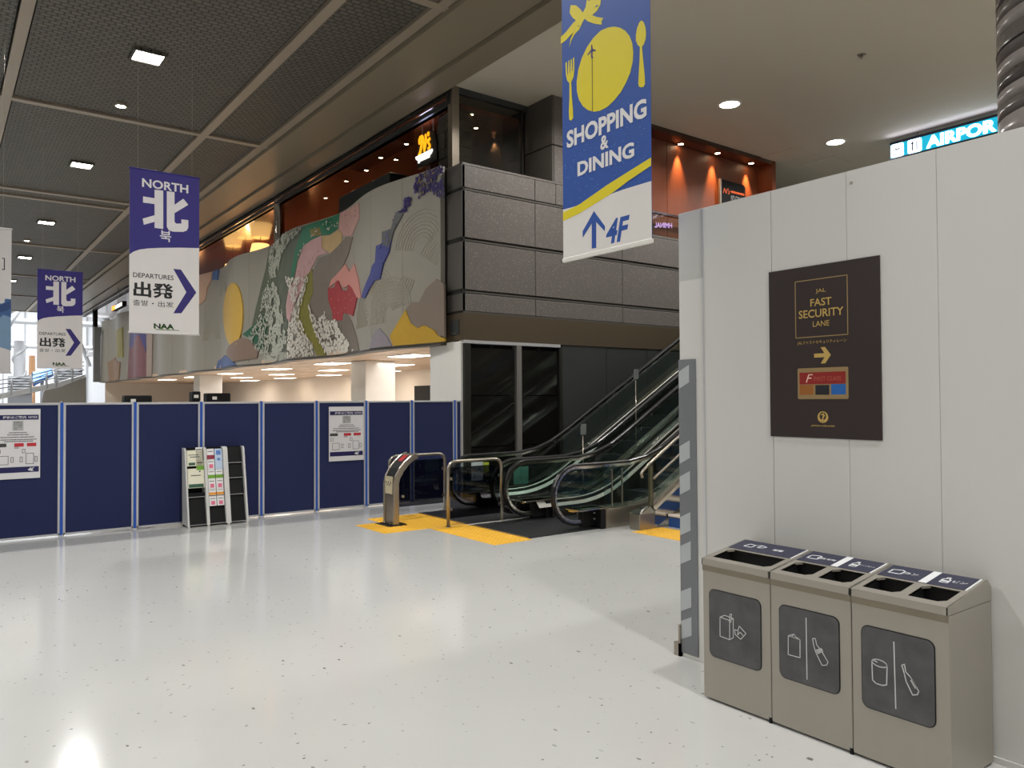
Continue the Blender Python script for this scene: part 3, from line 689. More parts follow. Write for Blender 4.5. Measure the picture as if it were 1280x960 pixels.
scatter('pale_blossoms', (178, 180, 166), [Z5([(200, 130), (390, 12), (370, 60), (300, 120), (260, 200), (235, 320), (190, 335), (180, 230)]),
    Z5([(130, 560), (150, 420), (190, 330), (240, 400), (270, 560), (292, 700), (298, 846), (160, 862), (100, 760), (60, 700)])], 330, .045, .04, keep=.55)
scatter('white_blossoms', (205, 196, 186), [Z4([(580, 360), (640, 320), (740, 280), (740, 330), (650, 380), (600, 400)]), Z4([(545, 440), (580, 400), (530, 520), (520, 560)])], 60, .035, .04, keep=.3)
scatter('iris_petals', (58, 46, 110), [Z4([(1125, 75), (1180, 50), (1262, 24), (1262, 200), (1230, 180), (1190, 150), (1150, 180), (1125, 205), (1100, 215), (1075, 262), (1055, 272), (1030, 320), (1005, 350), (995, 340), (1025, 262), (1060, 240), (1065, 195), (1110, 175), (1115, 120)])], 620, .042, .02, keep=.8)
scatter('gold_petals', (150, 134, 84), [Z4([(1125, 75), (1180, 50), (1262, 24), (1262, 200), (1230, 180), (1190, 150), (1150, 180), (1110, 205)])], 90, .03, .032, keep=.6)
scatter('iris_petals', (84, 88, 140), [Z4([(1000, 350), (990, 460), (945, 590), (905, 600), (920, 510), (950, 400)])], 90, .03, .045, keep=.3)
scatter('pink_petals', (150, 108, 104), [Z4([(560, 430), (640, 400), (640, 460), (560, 600), (520, 640), (530, 520)]), Z4([(745, 270), (830, 230), (830, 290), (790, 370), (745, 340)])], 60, .022, .045, keep=.4)
scatter('maple_petals', (196, 150, 140), [Z4([(690, 650), (820, 680), (800, 760), (720, 780)])], 30, .02, .045, keep=.4)
# concentric wave lines in low relief
wl = MB()
def rings(c, n, r0, dr, a0, a1):
    cy_, cz_ = c
    for i in range(n):
        r = r0 + dr * i; pts = []
        for j in range(15):
            a = math.radians(a0 + (a1 - a0) * j / 14); yy = cy_ + r * math.cos(a); zz = cz_ + r * math.sin(a)
            if ZM0 + .03 < zz < ZM1 - .03 and yy > 12.5: pts.append((XM(yy) - .003, yy, zz))
        if len(pts) > 2: wl.tube(pts, .009, 4, caps=False)
for c, n, r0, a0, a1 in (((1150, 460), 8, .3, 10, 150), ((1262, 560), 9, .25, 30, 170), ((880, 830), 10, .12, 0, 180), ((985, 760), 9, .12, 0, 170), ((1010, 560), 6, .3, 200, 340), ((940, 660), 6, .1, 0, 180), ((100, 900), 6, .3, 0, 180), ((160, 700), 4, .4, 20, 160)):
    rings(Z4([c])[0], n, r0, .075, a0, a1)
wl.build('wave_lines', mat('mural_wave_line', (156, 150, 134), .5), mu, stuff=True)

# ================================================================ HOARDING (right)
XH = 4.19
hw = struct_root('wall_right', (XH, 3.63, 0)); fH = PX(0, XH)
ysn = [3.63, 3.415, 2.88, 2.38, 1.88, 1.38, .88, .38, -.12, -.62, -1.5, -2.5, -3.5, -4.5]
for i in range(len(ysn) - 1):
    MB().box(XH, XH + .045, ysn[i + 1] + .0008, ysn[i] - (.0025 if i == 2 else .0008), .0, 3.10).build('board_panel', M_board, hw, bevel=.0015)
MB().box(XH + .045, XH + .09, -4.5, 3.60, 0, 3.06).build('stud_backing', M_dsteel, hw)
MB().box(XH - .006, XH + .004, 3.408, 3.422, .01, 3.095).build('joint_strip', M_alu, hw)
MB().box(XH, 9.6, 3.585, 3.63, 0, 3.10).build('return_board', M_board, hw) if False else None
for i in range(4): MB().box(XH + .05 + i * .9, XH + .05 + i * .9 + .89, 3.59, 3.63, 0, 3.1).build('return_panel', M_board, hw)
for y in (2.34, .2): MB().box(XH - .006, XH, y, y + .014, 3.02, 3.034).build('clip', M_steel, hw)
struct(MB().box(XH - .012, XH, -4.5, 3.44, 0, .03).build('baseboard_right', M_board))
# grey hazard tape strip
hs = thing('hazard_strip', 'grey corner guard strip with light diagonal bands at the white wall end', 'corner guard', (XH, 3.62, 0))
fS = PX(0, XH - .008)
u0, _ = fS.px(849, 640); u1, _ = fS.px(871, 640)
MB().rect(fS, -3.635, -3.485, .03, 2.07, -.006, 0).build('strip', mat('grey_guard', (112, 114, 118), .5), hs)
zz = lambda y_: fS.px(856, y_)[1]
bt = None
for a, b in ((458, 478), (552, 572), (590, 611), (641, 662), (677, 698), (734, 757), (771, 792)):
    z1, z0 = zz(a), zz(b); dz = z1 - z0
    bt = MB().prism([(-3.632, z0 - .045), (-3.54, z0), (-3.54, z1 + .01), (-3.632, z1 - .035)], fS, .0, .0012); bt.build('band', mat('light_band', (172, 176, 178), .4), hs)
t = MB().box(XH - .02, XH + .03, 3.632, 3.69, 0, .09).box(XH - .02, XH + .03, 3.632, 3.65, 0, .22).build('foot_bracket', M_steel, loc=(XH, 3.64, 0)); tag(t, 'small metal foot bracket at the end of the white wall', 'bracket')

# ---------------------------------------------------------------- poster on the hoarding
M_pbrown = mat('poster_brown', (41, 27, 25), .5, 0, .03); M_gold = mat('poster_gold', (196, 164, 92), .4, .1, .05); M_gold2 = mat('poster_tan', (150, 126, 84), .4)
po = thing('wall_poster', 'dark brown poster with gold lettering, frame and arrow on the white wall', 'poster', (XH, 2.54, 2.07))
fP = PX(0, XH - .002)
MB().rect(fP, -2.894, -2.185, 1.560, 2.587, 0, .006).build('sheet', M_pbrown, po)
N = .0066
def ppoly(name, pts, m_, n=N, lab=None, t_=.0006): return MB().prism(fP.poly(pts), fP, n, n + t_).build(name, m_, po, label=lab)
z2 = lambda a, b: (990 + a / 8, 330 + b / 8)
a = fP.px(*z2(38, 182)); b = fP.px(*z2(565, 703)); mb = MB()
line_mb(mb, fP, [(a[0], a[1]), (b[0], a[1]), (b[0], b[1]), (a[0], b[1])], .0055, N, N + .0006, True); mb.build('frame_line', M_gold2, po)
for s_, tl, br in (('JAL', (243, 248), (345, 292)), ('FAST', (190, 350), (402, 408)), ('SECURITY', (74, 478), (522, 500)), ('LANE', (215, 578), (380, 612))):
    A = fP.px(*z2(*tl)); B = fP.px(*z2(*br))
    h_ = {'JAL': .028, 'FAST': .045, 'SECURITY': .048, 'LANE': .032}[s_]; cz = (A[1] + B[1]) / 2
    text_mb(s_, fP, A[0], cz - h_ / 2, B[0], cz + h_ / 2, n=N + .001, bold=.012 if s_ in ('FAST', 'SECURITY') else .0).build('lettering', M_gold, po)
A = fP.px(*z2(62, 790)); B = fP.px(*z2(553, 770)); cz = (A[1] + B[1]) / 2
text_mb('JALファストセキュリティレーン', fP, A[0], cz - .018, B[0], cz + .018, n=N + .001, keep=True).build('lettering', M_gold, po)
A = fP.px(*z2(228, 918)); B = fP.px(*z2(395, 908)); u0, u1 = A[0], B[0]; cz = (A[1] + B[1]) / 2; s = (u1 - u0)
MB().prism([(u0, cz - s * .11), (u0 + s * .62, cz - s * .11), (u0 + s * .40, cz - s * .45), (u0 + s * .66, cz - s * .45), (u1, cz), (u0 + s * .66, cz + s * .45), (u0 + s * .40, cz + s * .45), (u0 + s * .62, cz + s * .11), (u0, cz + s * .11)], fP, N, N + .0006).build('arrow', M_gold, po)
z3 = lambda a, b: (990 + a / 10.1, 450 + b / 10.1)
def pr(tl, br):
    A = fP.px(*z3(*tl)); B = fP.px(*z3(*br)); return A[0], B[0], B[1], A[1]
u0, u1, v0, v1 = pr((78, 108), (724, 492)); MB().prism(rrect(u0, u1, v0, v1, .01), fP, N, N + .0005).build('card', mat('card_tan', (146, 122, 82), .4), po); card = bpy.data.objects['card']
u0, u1, v0, v1 = pr((103, 162), (688, 298)); MB().rect(fP, u0, u1, v0, v1, N + .0005, N + .001).build('card_band', mat('card_red', (138, 30, 24), .4), card)
H_ = v1 - v0
text_mb('FIRST CLASS', fP, u0 + (u1 - u0) * .33, v0 + H_ * .28, u0 + (u1 - u0) * .9, v0 + H_ * .62, n=N + .0014).build('lettering', mat('card_dim', (176, 84, 66), .4), card)
text_mb('F', fP, u0 + (u1 - u0) * .14, v0 + H_ * .15, u0 + (u1 - u0) * .30, v0 + H_ * .85, n=N + .0014, shear=.35).build('lettering', mat('card_pale', (226, 190, 170), .4), card)
for nm, tl, br, c in (('card_tile', (103, 318), (280, 438), (150, 92, 36)), ('card_tile', (303, 318), (480, 438), (26, 28, 34)), ('card_tile', (503, 306), (688, 434), (30, 96, 170))):
    u0, u1, v0, v1 = pr(tl, br); MB().rect(fP, u0, u1, v0, v1, N + .0005, N + .001).build(nm, mat('tile%d' % c[0], c, .4), card)
A = fP.px(*z3(398, 722)); r = .034
MB().prism(ell(A[0], A[1], r, r), fP, N, N + .0005).build('emblem', M_gold, po)
MB().prism(ell(A[0], A[1] + .006, r * .62, r * .66), fP, N + .0005, N + .001).build('emblem_inner', M_pbrown, po)
c0 = A
MB().prism([(c0[0] - .016, c0[1] + .012), (c0[0] + .004, c0[1] + .024), (c0[0] + .014, c0[1] + .010), (c0[0] + .006, c0[1] - .002), (c0[0] + .002, c0[1] - .018), (c0[0] - .006, c0[1] - .016), (c0[0] - .002, c0[1] + .002), (c0[0] + .002, c0[1] + .012)], fP, N + .001, N + .0015).build('emblem_bird', M_gold, po)
text_mb('JAL', fP, c0[0] - .012, c0[1] - .031, c0[0] + .012, c0[1] - .023, n=N + .0012).build('lettering', M_pbrown, po)
A = fP.px(*z3(250, 830)); B = fP.px(*z3(548, 830)); text_mb('JAPAN AIRLINES', fP, A[0], A[1] - .006, B[0], A[1] + .006, n=N + .001, bold=.01).build('lettering', M_gold, po)

# ---------------------------------------------------------------- bins
M_lblue = mat('label_navy', (40, 42, 66), .4); M_icon = mat('icon_white', (225, 226, 228), .4); M_win = mat('bin_window', (74, 74, 76), .22, 0, .7, 6, bump=.8, bscale=9, spec=.6)
XB = 3.712; fB = PX(0, XB)
def make_bin(y1, label, two, icons, winpx):
    y0 = y1 - .468
    t = thing('waste_bin', label, 'bin', (XB, y1, 0), 'steel waste bins by the white wall')
    XBk = 4.165
    b = MB().box(XB + .0, XBk, y0, y1, .012, .797).build('body', M_bsteel, t, bevel=.004)
    MB().box(XB - .003, XB, y0 + .0, y1, .765, .80).build('lip_band', mat('bin_band', (142, 134, 118), .4, .7), t)
    MB().box(XB + .03, XBk - .03, y0 + .02, y1 - .02, 0, .02).build('plinth', M_black, t)
    # inclined lid with real openings
    P0 = Vector((XB - .008, y1, .838)); P1 = Vector((4.13, y1, .902)); V = (P1 - P0); L = V.length; V = V.normalized()
    fL = Frame(P0, (0, -1, 0), V); W = .468
    base = MB()
    side = lambda yy: [(XB - .008, yy, .80), (4.165, yy, .80), (4.165, yy, .87), (P1.x, yy, P1.z), (XB - .008, yy, .838)]
    def strip(u0, u1, v0, v1): base.rect(fL, u0, u1, v0, v1, -.012, 0)
    vA, vB = .05, L * .52
    holes = [(.04, .428)] if not two else [(.035, .215), (.262, .432)]
    strip(0, W, 0, vA); strip(0, W, vB, L); last = 0
    for h0, h1 in holes: strip(last, h0, vA, vB); last = h1
    strip(last, W, vA, vB)
    base.box(XB - .008, XB + .004, y0, y1, .80, .836)
    for yy0, yy1 in ((y0 - .001, y0 + .006), (y1 - .006, y1)):
        s0, s1 = side(yy0), side(yy1); base.add(s0 + s1, [(0, 1, 2, 3, 4), (9, 8, 7, 6, 5)] + [(i, (i + 1) % 5, (i + 1) % 5 + 5, i + 5) for i in range(5)])
    base.box(4.12, 4.16, y0, y1, .80, .86)
    lid = base.build('lid', M_bsteel, t)
    hp = MB()
    for h0, h1 in holes:
        for (a, b_, c, d) in ((h0 - .004, h0, vA, vB), (h1, h1 + .004, vA, vB), (h0, h1, vA - .004, vA), (h0, h1, vB, vB + .004)): hp.rect(fL, a, b_, c, d, -.10, -.003)
        hp.rect(fL, h0, h1, vA, vB, -.11, -.10)
    hp.build('chute', M_black, t)
    for i, (h0, h1) in enumerate(holes):   # corner gussets: chamfered openings
        g = MB(); g.prism([(h1 - .03, vA), (h1, vA), (h1, vA + .03)], fL, -.012, 0).prism([(h0, vB - .03), (h0 + .03, vB), (h0, vB)], fL, -.012, 0).build('opening_corner', M_bsteel, lid if False else t)
    # label strip
    lp = MB().rect(fL, .012, W - .03, vB + .018, L - .012, 0, .002).build('label_strip', M_lblue, t)
    MB().rect(fL, W - .026, W - .018, vB + .018, L - .012, .0, .0025).build('label_edge', M_icon, t)
    if two: MB().rect(fL, .222, .262, vB + .018, L - .012, .002, .003).build('divider', M_icon, t)
    vm = (vB + L) / 2; ic = MB()
    segs = [(.06, .20)] if not two else [(.03, .2), (.28, .43)]
    for si, (a, b_) in enumerate(segs):
        c = (a + .04)
        kind = icons[si]
        if kind == 'paper':
            line_mb(ic, fL, [(c - .02, vm - .02), (c + .035, vm - .025), (c + .04, vm + .02), (c - .005, vm + .03)], .006, .002, .003, True)
            line_mb(ic, fL, [(c + .05, vm + .02), (c + .08, vm + .035), (c + .07, vm - .01), (c + .10, vm - .005), (c + .115, vm + .02), (c + .08, vm + .035)], .006, .002, .003)
        elif kind in ('pack', 'can'):
            line_mb(ic, fL, [(c - .025, vm - .028), (c + .035, vm - .028), (c + .04, vm + .02), (c + .02, vm + .032), (c - .025, vm + .02)], .007, .002, .003, True)
        else:
            line_mb(ic, fL, [(c - .018, vm - .035), (c + .018, vm - .035), (c + .018, vm + .01), (c + .006, vm + .022), (c + .006, vm + .04), (c - .006, vm + .04), (c - .006, vm + .022), (c - .018, vm + .01)], .007, .002, .003, True)
            ic.rect(fL, c - .016, c + .016, vm - .02, vm - .004, .002, .003)
    ic.build('label_icon', M_icon, lp)
    tx = {'paper': '紙類', 'pack': '雑誌 新聞', 'petbottle': 'ペットボトル', 'can': 'カン', 'bottle': 'ビン'}
    for si, (a, b_) in enumerate(segs):
        x0 = (.26, .36) if not two else ((.095, .205) if si == 0 else (.345, .43))
        text_mb(tx[icons[si]], fL, x0[0], vm - .018, x0[1], vm + .014, n=.0035, bold=.01, keep=True).build('lettering', M_icon, lp)
    MB().box(XB - .002, XB + .01, y0 - .001, y0 + .014, .0, .03).build('foot_gap', M_black, t)
    # window with icons
    fW = PX(0, XB - .0015)
    pts = [fW.px(*q) for q in winpx]; u0 = (pts[0][0] + pts[3][0]) / 2; u1 = (pts[1][0] + pts[2][0]) / 2; v1 = (pts[0][1] + pts[1][1]) / 2; v0 = (pts[2][1] + pts[3][1]) / 2
    win = MB().prism(rrect(u0, u1, v0, v1, .035, 5), fW, 0, .003).build('window', M_win, t)
    MB().prism(rrect(u0 - .004, u1 + .004, v0 - .004, v1 + .004, .038, 5), fW, -.0005, .0015).build('window_seal', M_black, t)
    return win, fW
b1, fW = make_bin(3.053, 'steel waste bin with juice carton and paper icon, farthest left of three', False, ['paper'], [(887, 737), (950, 750), (952, 836), (888, 822)])
M_line = mat('icon_line', (205, 205, 205), .5)
def icon(parent, fr, paths, sc, org, w=.005):
    mb = MB()
    for pts, cl in paths: line_mb(mb, fr, [fr.px(org[0] + a / sc, org[1] + b / sc) for a, b in pts], w, .003, .004, cl)
    return mb.build('window_icon', M_line, parent)
def seg(*p): return (list(p), False)
def loop(*p): return (list(p), True)
# icon coordinates come from enlarged views: origin (870,720) x4 and (1060,700) x3.69
icon(b1, fW, [loop((122, 205), (170, 222), (170, 318), (122, 300)), seg((122, 205), (145, 196), (188, 212), (188, 308), (170, 318)), seg((170, 222), (188, 212)), loop((172, 190), (180, 190), (176, 232), (168, 228))], 4, (870, 720), .004)
icon(b1, fW, [loop((218, 250), (252, 288), (225, 316), (198, 292), (195, 268), (212, 272)), seg((212, 272), (210, 295), (222, 280), (236, 296))], 4, (870, 720), .004)
b2, fW = make_bin(2.582, 'steel waste bin with magazine and soft-drink bottle icons, middle of three', True, ['pack', 'petbottle'], [(974, 755), (1048, 773), (1050, 867), (976, 847)])
icon(b2, fW, [loop((463, 298), (522, 318), (522, 408), (463, 392)), seg((463, 298), (492, 290), (500, 303), (522, 318)), seg((492, 290), (480, 303), (510, 312))], 4, (870, 720), .004)
icon(b2, fW, [loop((585, 312), (598, 312), (606, 345), (628, 372), (662, 430), (655, 445), (632, 446), (600, 380), (590, 345)), seg((602, 370), (628, 362)), seg((604, 376), (632, 366)), seg((606, 382), (634, 370)), seg((610, 388), (636, 376))], 4, (870, 720), .004)
icon(b2, fW, [seg((552, 210), (557, 515))], 4, (870, 720), .005)
b3, fW = make_bin(2.111, 'steel waste bin with drink can and glass bottle icons, nearest of three', True, ['can', 'bottle'], [(1077, 779), (1167, 804), (1170, 908), (1079, 885)])
can = [(112 + 35 - 35 * math.cos(math.radians(a)), 465 - 16 * math.sin(math.radians(a)) + (22 * (1 - math.cos(math.radians(a))) / 2)) for a in range(0, 360, 30)]
icon(b3, fW, [(can, True), seg((112, 465), (115, 552), (130, 568), (160, 578), (180, 575), (182, 487)), seg((120, 462), (135, 470))], 3.69, (1060, 700), .005)
icon(b3, fW, [loop((250, 485), (262, 480), (268, 515), (290, 540), (328, 605), (322, 620), (300, 622), (270, 560), (262, 525)), seg((292, 555), (312, 590)), seg((296, 552), (316, 586))], 3.69, (1060, 700), .005)
icon(b3, fW, [seg((213, 378), (222, 684))], 3.69, (1060, 700), .005)
# crumpled transparent bags seen through the window are print-dull; small black castor gaps
for y in (2.585, 2.114):
    pass
# ================================================================ PARTITION PANELS
YP = 11.9; fN = PX(1, YP)
joints = [.44, 1.34, 2.24, 3.135, 4.03, 4.93, 5.81, 6.69, 7.58, 7.745]
names = ['with a notice poster, at the left edge of the picture', 'plain, second from the left edge', 'plain, left of the brochure rack, third from left', 'behind the brochure rack', 'plain, just right of the brochure rack',
         'carrying the white notice poster near the middle', 'plain, right of the middle notice poster', 'behind the steel console post', 'narrow one against the dark glazing']
def partition(x0, x1, label):
    t = thing('partition_panel', label, 'partition', (x0, YP, 0), 'navy partition panels')
    MB().box(x0 + .060, x1 - .025, YP + .008, YP + .032, .04, 1.755).build('fabric_face', M_navy, t)
    MB().box(x0 + .036, x1 - .0, YP, YP + .04, 1.755, 1.785).build('top_rail', M_alu, t, bevel=.003)
    MB().box(x0 + .036, x1 - .0, YP, YP + .04, .015, .04).build('bottom_rail', M_alu, t)
    MB().box(x0 + .036, x0 + .066, YP, YP + .04, .015, 1.755).build('side_rail', M_alu, t, bevel=.003)
    MB().box(x1 - .025, x1 - .0, YP, YP + .04, .015, 1.755).build('side_rail', M_alu, t, bevel=.003)
    pst = MB().box(x0 - .0, x0 + .036, YP + .002, YP + .038, .0, 1.79).build('post', M_bblue, t)
    MB().box(x0 - .01, x0 + .05, YP - .01, YP + .05, 0, .015).build('foot', M_alu, t)
    MB().disc(x0 + .011, YP + .02, 1.79, .012, 8, t=.012).build('cap', M_white, pst)
    return t
for i in range(len(joints) - 1): partition(joints[i], joints[i + 1] - .001, 'navy fabric partition panel ' + names[i])
for i in range(3): partition(.44 - .9 * (i + 1), .44 - .9 * i - .001, 'navy fabric partition panel outside the picture on the left, number %s' % ['one', 'two', 'three'][i])
M_notice = mat('notice_paper', (214, 212, 214), .5, 0, .02); M_nband = mat('notice_navy', (24, 22, 78), .5); M_ink = mat('notice_ink', (60, 60, 62), .5); M_red = mat('notice_red', (186, 40, 52), .5); M_lgrey = mat('notice_grey', (168, 168, 168), .5)
def notice(x0, x1, z0, z1, label):
    t = thing('notice_poster', label, 'poster', (x0, YP, z0), 'white notice posters on the partitions')
    f = Frame((x0, YP - .001, z0), (1, 0, 0), (0, 0, 1)); W = x1 - x0; Hh = z1 - z0
    MB().rect(f, 0, W, 0, Hh, .0, .004).build('sheet', M_notice, t)
    R = lambda a, b, c, d, m_, nm, e=0: MB().rect(f, a * W, b * W, c * Hh, d * Hh, .0045 + e, .005 + e).build(nm, m_, t)
    tb = R(.03, .96, .845, .915, M_nband, 'title_band'); R(.03, .97, .09, .17, M_nband, 'footer_band')
    text_mb('移転のご案内', f, .17 * W, .86 * Hh, .68 * W, .90 * Hh, n=.0056, bold=.02).build('lettering', M_notice, tb)
    text_mb('NOTICE', f, .73 * W, .865 * Hh, .93 * W, .895 * Hh, n=.0056, bold=.02).build('lettering', M_notice, tb)
    R(.38, .62, .69, .83, M_lgrey, 'pictogram')
    mb = MB()
    for cx_, cy_, r in ((.5, .785, .022), (.55, .75, .018), (.45, .725, .018)):
        c = ell(cx_ * W, cy_ * Hh, r * Hh * .8, r * Hh, 12); line_mb(mb, f, c, .004, .0055, .006, True)
    line_mb(mb, f, [(.43 * W, .76 * Hh), (.43 * W, .81 * Hh), (.57 * W, .81 * Hh), (.57 * W, .76 * Hh)], .005, .0055, .006); mb.build('pictogram_line', M_ink, t, stuff=True)
    for k, (a, b, c) in enumerate(((.3, .7, .655), (.27, .74, .625), (.12, .86, .59), (.1, .92, .555), (.2, .84, .53))):
        g = MB(); u = a
        while u < b:
            l = random.uniform(.012, .04); g.rect(f, u * W, min(u + l, b) * W, c * Hh, (c + .013) * Hh, .0045, .005); u += l + .008
        g.build('fine_print', M_ink, t, stuff=True)
    R(.03, .25, .46, .51, M_ink, 'caption_box'); R(.42, .63, .46, .51, M_red, 'caption_box'); R(.70, .91, .46, .51, M_red, 'caption_box')
    R(.42, .52, .43, .46, M_lgrey, 'pictogram')
    for a, b, c, d in ((.10, .29, .21, .33), (.35, .40, .24, .31), (.55, .60, .24, .31), (.68, .85, .21, .36), (.88, .93, .24, .31), (.05, .12, .37, .42), (.60, .66, .37, .42)):
        mb = MB(); line_mb(mb, f, [(a * W, c * Hh), (b * W, c * Hh), (b * W, d * Hh), (a * W, d * Hh)], .006, .0045, .005, True); mb.build('diagram_line', M_ink, t)
    MB().prism([(.72 * W, .12 * Hh), (.80 * W, .105 * Hh), (.86 * W, .105 * Hh), (.82 * W, .125 * Hh), (.88 * W, .165 * Hh), (.78 * W, .135 * Hh), (.80 * W, .16 * Hh), (.83 * W, .175 * Hh), (.76 * W, .145 * Hh)], f, .0055, .006).build('emblem', M_notice, t)
    return t
a = fN.px(411, 577); b = fN.px(454.5, 508); notice(a[0] , b[0], a[1], b[1], 'white notice poster clipped on the navy partition near the middle')
a = fN.px(50, 597); b = fN.px(50, 511); notice(a[0] - .50, a[0], a[1], b[1], 'white notice poster on the navy partition at the left picture edge')

# ================================================================ BROCHURE RACK
rk = thing('brochure_rack', 'white and black three-bay brochure rack against the navy partitions', 'brochure rack', (2.9, 11.5, 0))
M_rackw = mat('rack_white', (206, 205, 202), .4); 
def rackY(z): return 11.50 + .20 * z      # front line leans back
bays = [(2.955, 3.195), (3.235, 3.465), (3.535, 3.755)]
def side(x0, x1):
    pr_ = [(11.48, .02), (11.80, .02), (11.84, 1.12), (rackY(1.1) + .0, 1.12), (rackY(1.1) - .03, 1.08)]
    n = len(pr_); MB().add([(x0, a, b) for a, b in pr_] + [(x1, a, b) for a, b in pr_], [tuple(range(n)), tuple(reversed(range(n, 2 * n)))] + [(i, (i + 1) % n, (i + 1) % n + n, i + n) for i in range(n)]).build('side_panel', M_rackw, rk, bevel=.004)
for x0, x1 in ((2.93, 2.955), (3.195, 3.235), (3.465, 3.535), (3.755, 3.785)): side(x0, x1)
for bi, (x0, x1) in enumerate(bays):
    lv = [.0, .46, .74, 1.0] if bi != 1 else [.0, .38, .62, .86]
    MB().box(x0, x1, 11.78, 11.80, .03, 1.12).build('back_panel', M_black, rk)
    for k, z in enumerate((.03, .42, .66, .88)):
        zt = (.42, .66, .88, 1.11)[k] - .005
        y0 = rackY(z) + .02 * 1
        if bi == 2 or k == 0 or (bi == 0 and k == 1 and False):
            MB().add([(x0, y0, z), (x1, y0, z), (x1, rackY(zt) + .05, zt), (x0, rackY(zt) + .05, zt), (x0, y0 + .02, z), (x1, y0 + .02, z), (x1, rackY(zt) + .07, zt), (x0, rackY(zt) + .07, zt)],
                     [(0, 1, 2, 3), (7, 6, 5, 4), (0, 4, 5, 1), (3, 2, 6, 7), (0, 3, 7, 4), (1, 5, 6, 2)]).build('pocket_face', M_black, rk)
        else:
            MB().box(x0, x1, y0, y0 + .015, z, z + .06).build('pocket_face', M_black, rk)
        MB().box(x0, x1, y0 - .002, y0 + .002, z - .004, z + .004).build('pocket_edge', M_lgrey, rk)
for x in (2.945, 3.215, 3.5, 3.77):
    for y in (11.5, 11.76): MB().disc(x, y, 0, .018, 8, t=.03).build('caster', M_white if y < 11.6 else M_black, rk)
M_bro = [mat('brochure_cream', (226, 222, 200), .4), mat('brochure_white', (228, 226, 226), .4), mat('brochure_blue', (190, 206, 228), .4)]
M_acc = {k: mat('accent_' + k, c, .4) for k, c in dict(green=(110, 160, 50), dgreen=(50, 90, 70), red=(190, 60, 80), pink=(220, 110, 140), orange=(226, 150, 50), blue=(90, 130, 200), plum=(150, 50, 70)).items()}
def brochure(x0, x1, z0, z1, base, accs, label):
    yb = rackY(z0) + .002; t = thing('brochure', label, 'brochure', ((x0 + x1) / 2, yb, z0), 'brochures in the rack')
    f = Frame((x0, yb, z0), (1, 0, 0), Vector((0, .2, 1)).normalized()); W = x1 - x0; Hh = z1 - z0
    MB().rect(f, 0, W, 0, Hh, -.008, 0).build('cover', M_bro[base], t)
    for a, b, c, d, ac in accs: MB().rect(f, a * W, b * W, c * Hh, d * Hh, 0, .001).build('cover_print', M_acc.get(ac, M_ink), t)
    return t
P_ = lambda x, y: fN.px(x, y)
brochure(2.965, 3.185, .86, 1.09, 0, [(.1, .75, .68, .72, 'ink'), (.2, .8, .55, .60, 'ink'), (.1, .5, .05, .22, 'dgreen')], 'wide cream brochure with small green picture, top of left bay')
brochure(3.09, 3.185, .88, 1.13, 1, [(.1, .9, .85, .9, 'ink')], 'narrow white leaflet peeking above the left bay')
brochure(3.09, 3.19, .80, .945, 0, [(0, 1, .0, .45, 'green'), (.1, .9, .7, .78, 'ink')], 'small leaflet with bright green base in left bay')
brochure(2.965, 3.19, .55, .83, 0, [(.05, .95, .02, .2, 'dgreen'), (.2, .8, .62, .66, 'ink'), (.7, .8, .8, .88, 'dgreen')], 'wide cream brochure with dark green picture, lower left bay')
cells = [(.94, 1.10, 'plum', 'plum-banded'), (.80, .95, 'pink', 'pink-flowered'), (.665, .80, 'green', 'green-banded'), (.52, .67, 'pink', 'pink-and-white'), (.43, .53, 'orange', 'orange-banded'), (.38 - .1, .42, 'pink', 'rosy-printed')]
rown = ['top', 'second', 'third', 'fourth', 'fifth', 'bottom']
for r, (z0, z1, ac, lb) in enumerate(cells):
    for c in range(2):
        if c == 1 and r < 2:
            if r == 0: brochure(3.355, 3.46, .80, 1.10, 2, [(.2, .8, .70, .92, 'blue'), (.3, .7, .42, .54, 'blue')], 'tall pale blue leaflet at top right of the middle bay')
            continue
        x0 = 3.245 + c * .11; band = (0, 1, .05, .42, ac) if lb.endswith('banded') else (.25, .8, .12, .5, ac)
        brochure(x0, x0 + .10, z0, z1, 1, [band, (.15, .85, .72, .78, 'ink')], '%s leaflet, %s row %s column of the middle bay' % (lb, rown[r], ['left', 'right'][c]))

for o_ in [o_ for o_ in bpy.data.objects if o_.parent is None and o_.name.split('.')[0] in ('brochure', 'brochure_rack')]: o_.location.x -= .065
# ================================================================ TACTILE PAVING AND MATS
tp = struct_root('floor_tactile', (5.8, 9, 0))
def tactile(x0, x1, y0, y1, parent, bars=True):
    nx = max(1, round((x1 - x0) / .3)); ny = max(1, round((y1 - y0) / .3)); dx = (x1 - x0) / nx; dy = (y1 - y0) / ny
    for i in range(nx):
        for j in range(ny):
            mb = MB().box(x0 + i * dx + .001, x0 + (i + 1) * dx - .001, y0 + j * dy + .001, y0 + (j + 1) * dy - .001, 0, .003)
            for a in range(4):
                for b in range(4): 
                    cx_, cy_ = x0 + (i + (a + .5) / 4) * dx, y0 + (j + (b + .5) / 4) * dy
                    mb.add([(cx_ - .018, cy_ - .018, .003), (cx_ + .018, cy_ - .018, .003), (cx_ + .018, cy_ + .018, .003), (cx_ - .018, cy_ + .018, .003), (cx_ - .01, cy_ - .01, .008), (cx_ + .01, cy_ - .01, .008), (cx_ + .01, cy_ + .01, .008), (cx_ - .01, cy_ + .01, .008)],
                           [(4, 5, 6, 7), (0, 1, 5, 4), (1, 2, 6, 5), (2, 3, 7, 6), (3, 0, 4, 7)])
            mb.build('tactile_tile', M_yel, parent)
tactile(5.53, 6.13, 7.77, 9.32, tp); tactile(4.84, 6.13, 9.35, 10.25, tp); tactile(5.23, 6.13, 10.26, 10.68, tp)
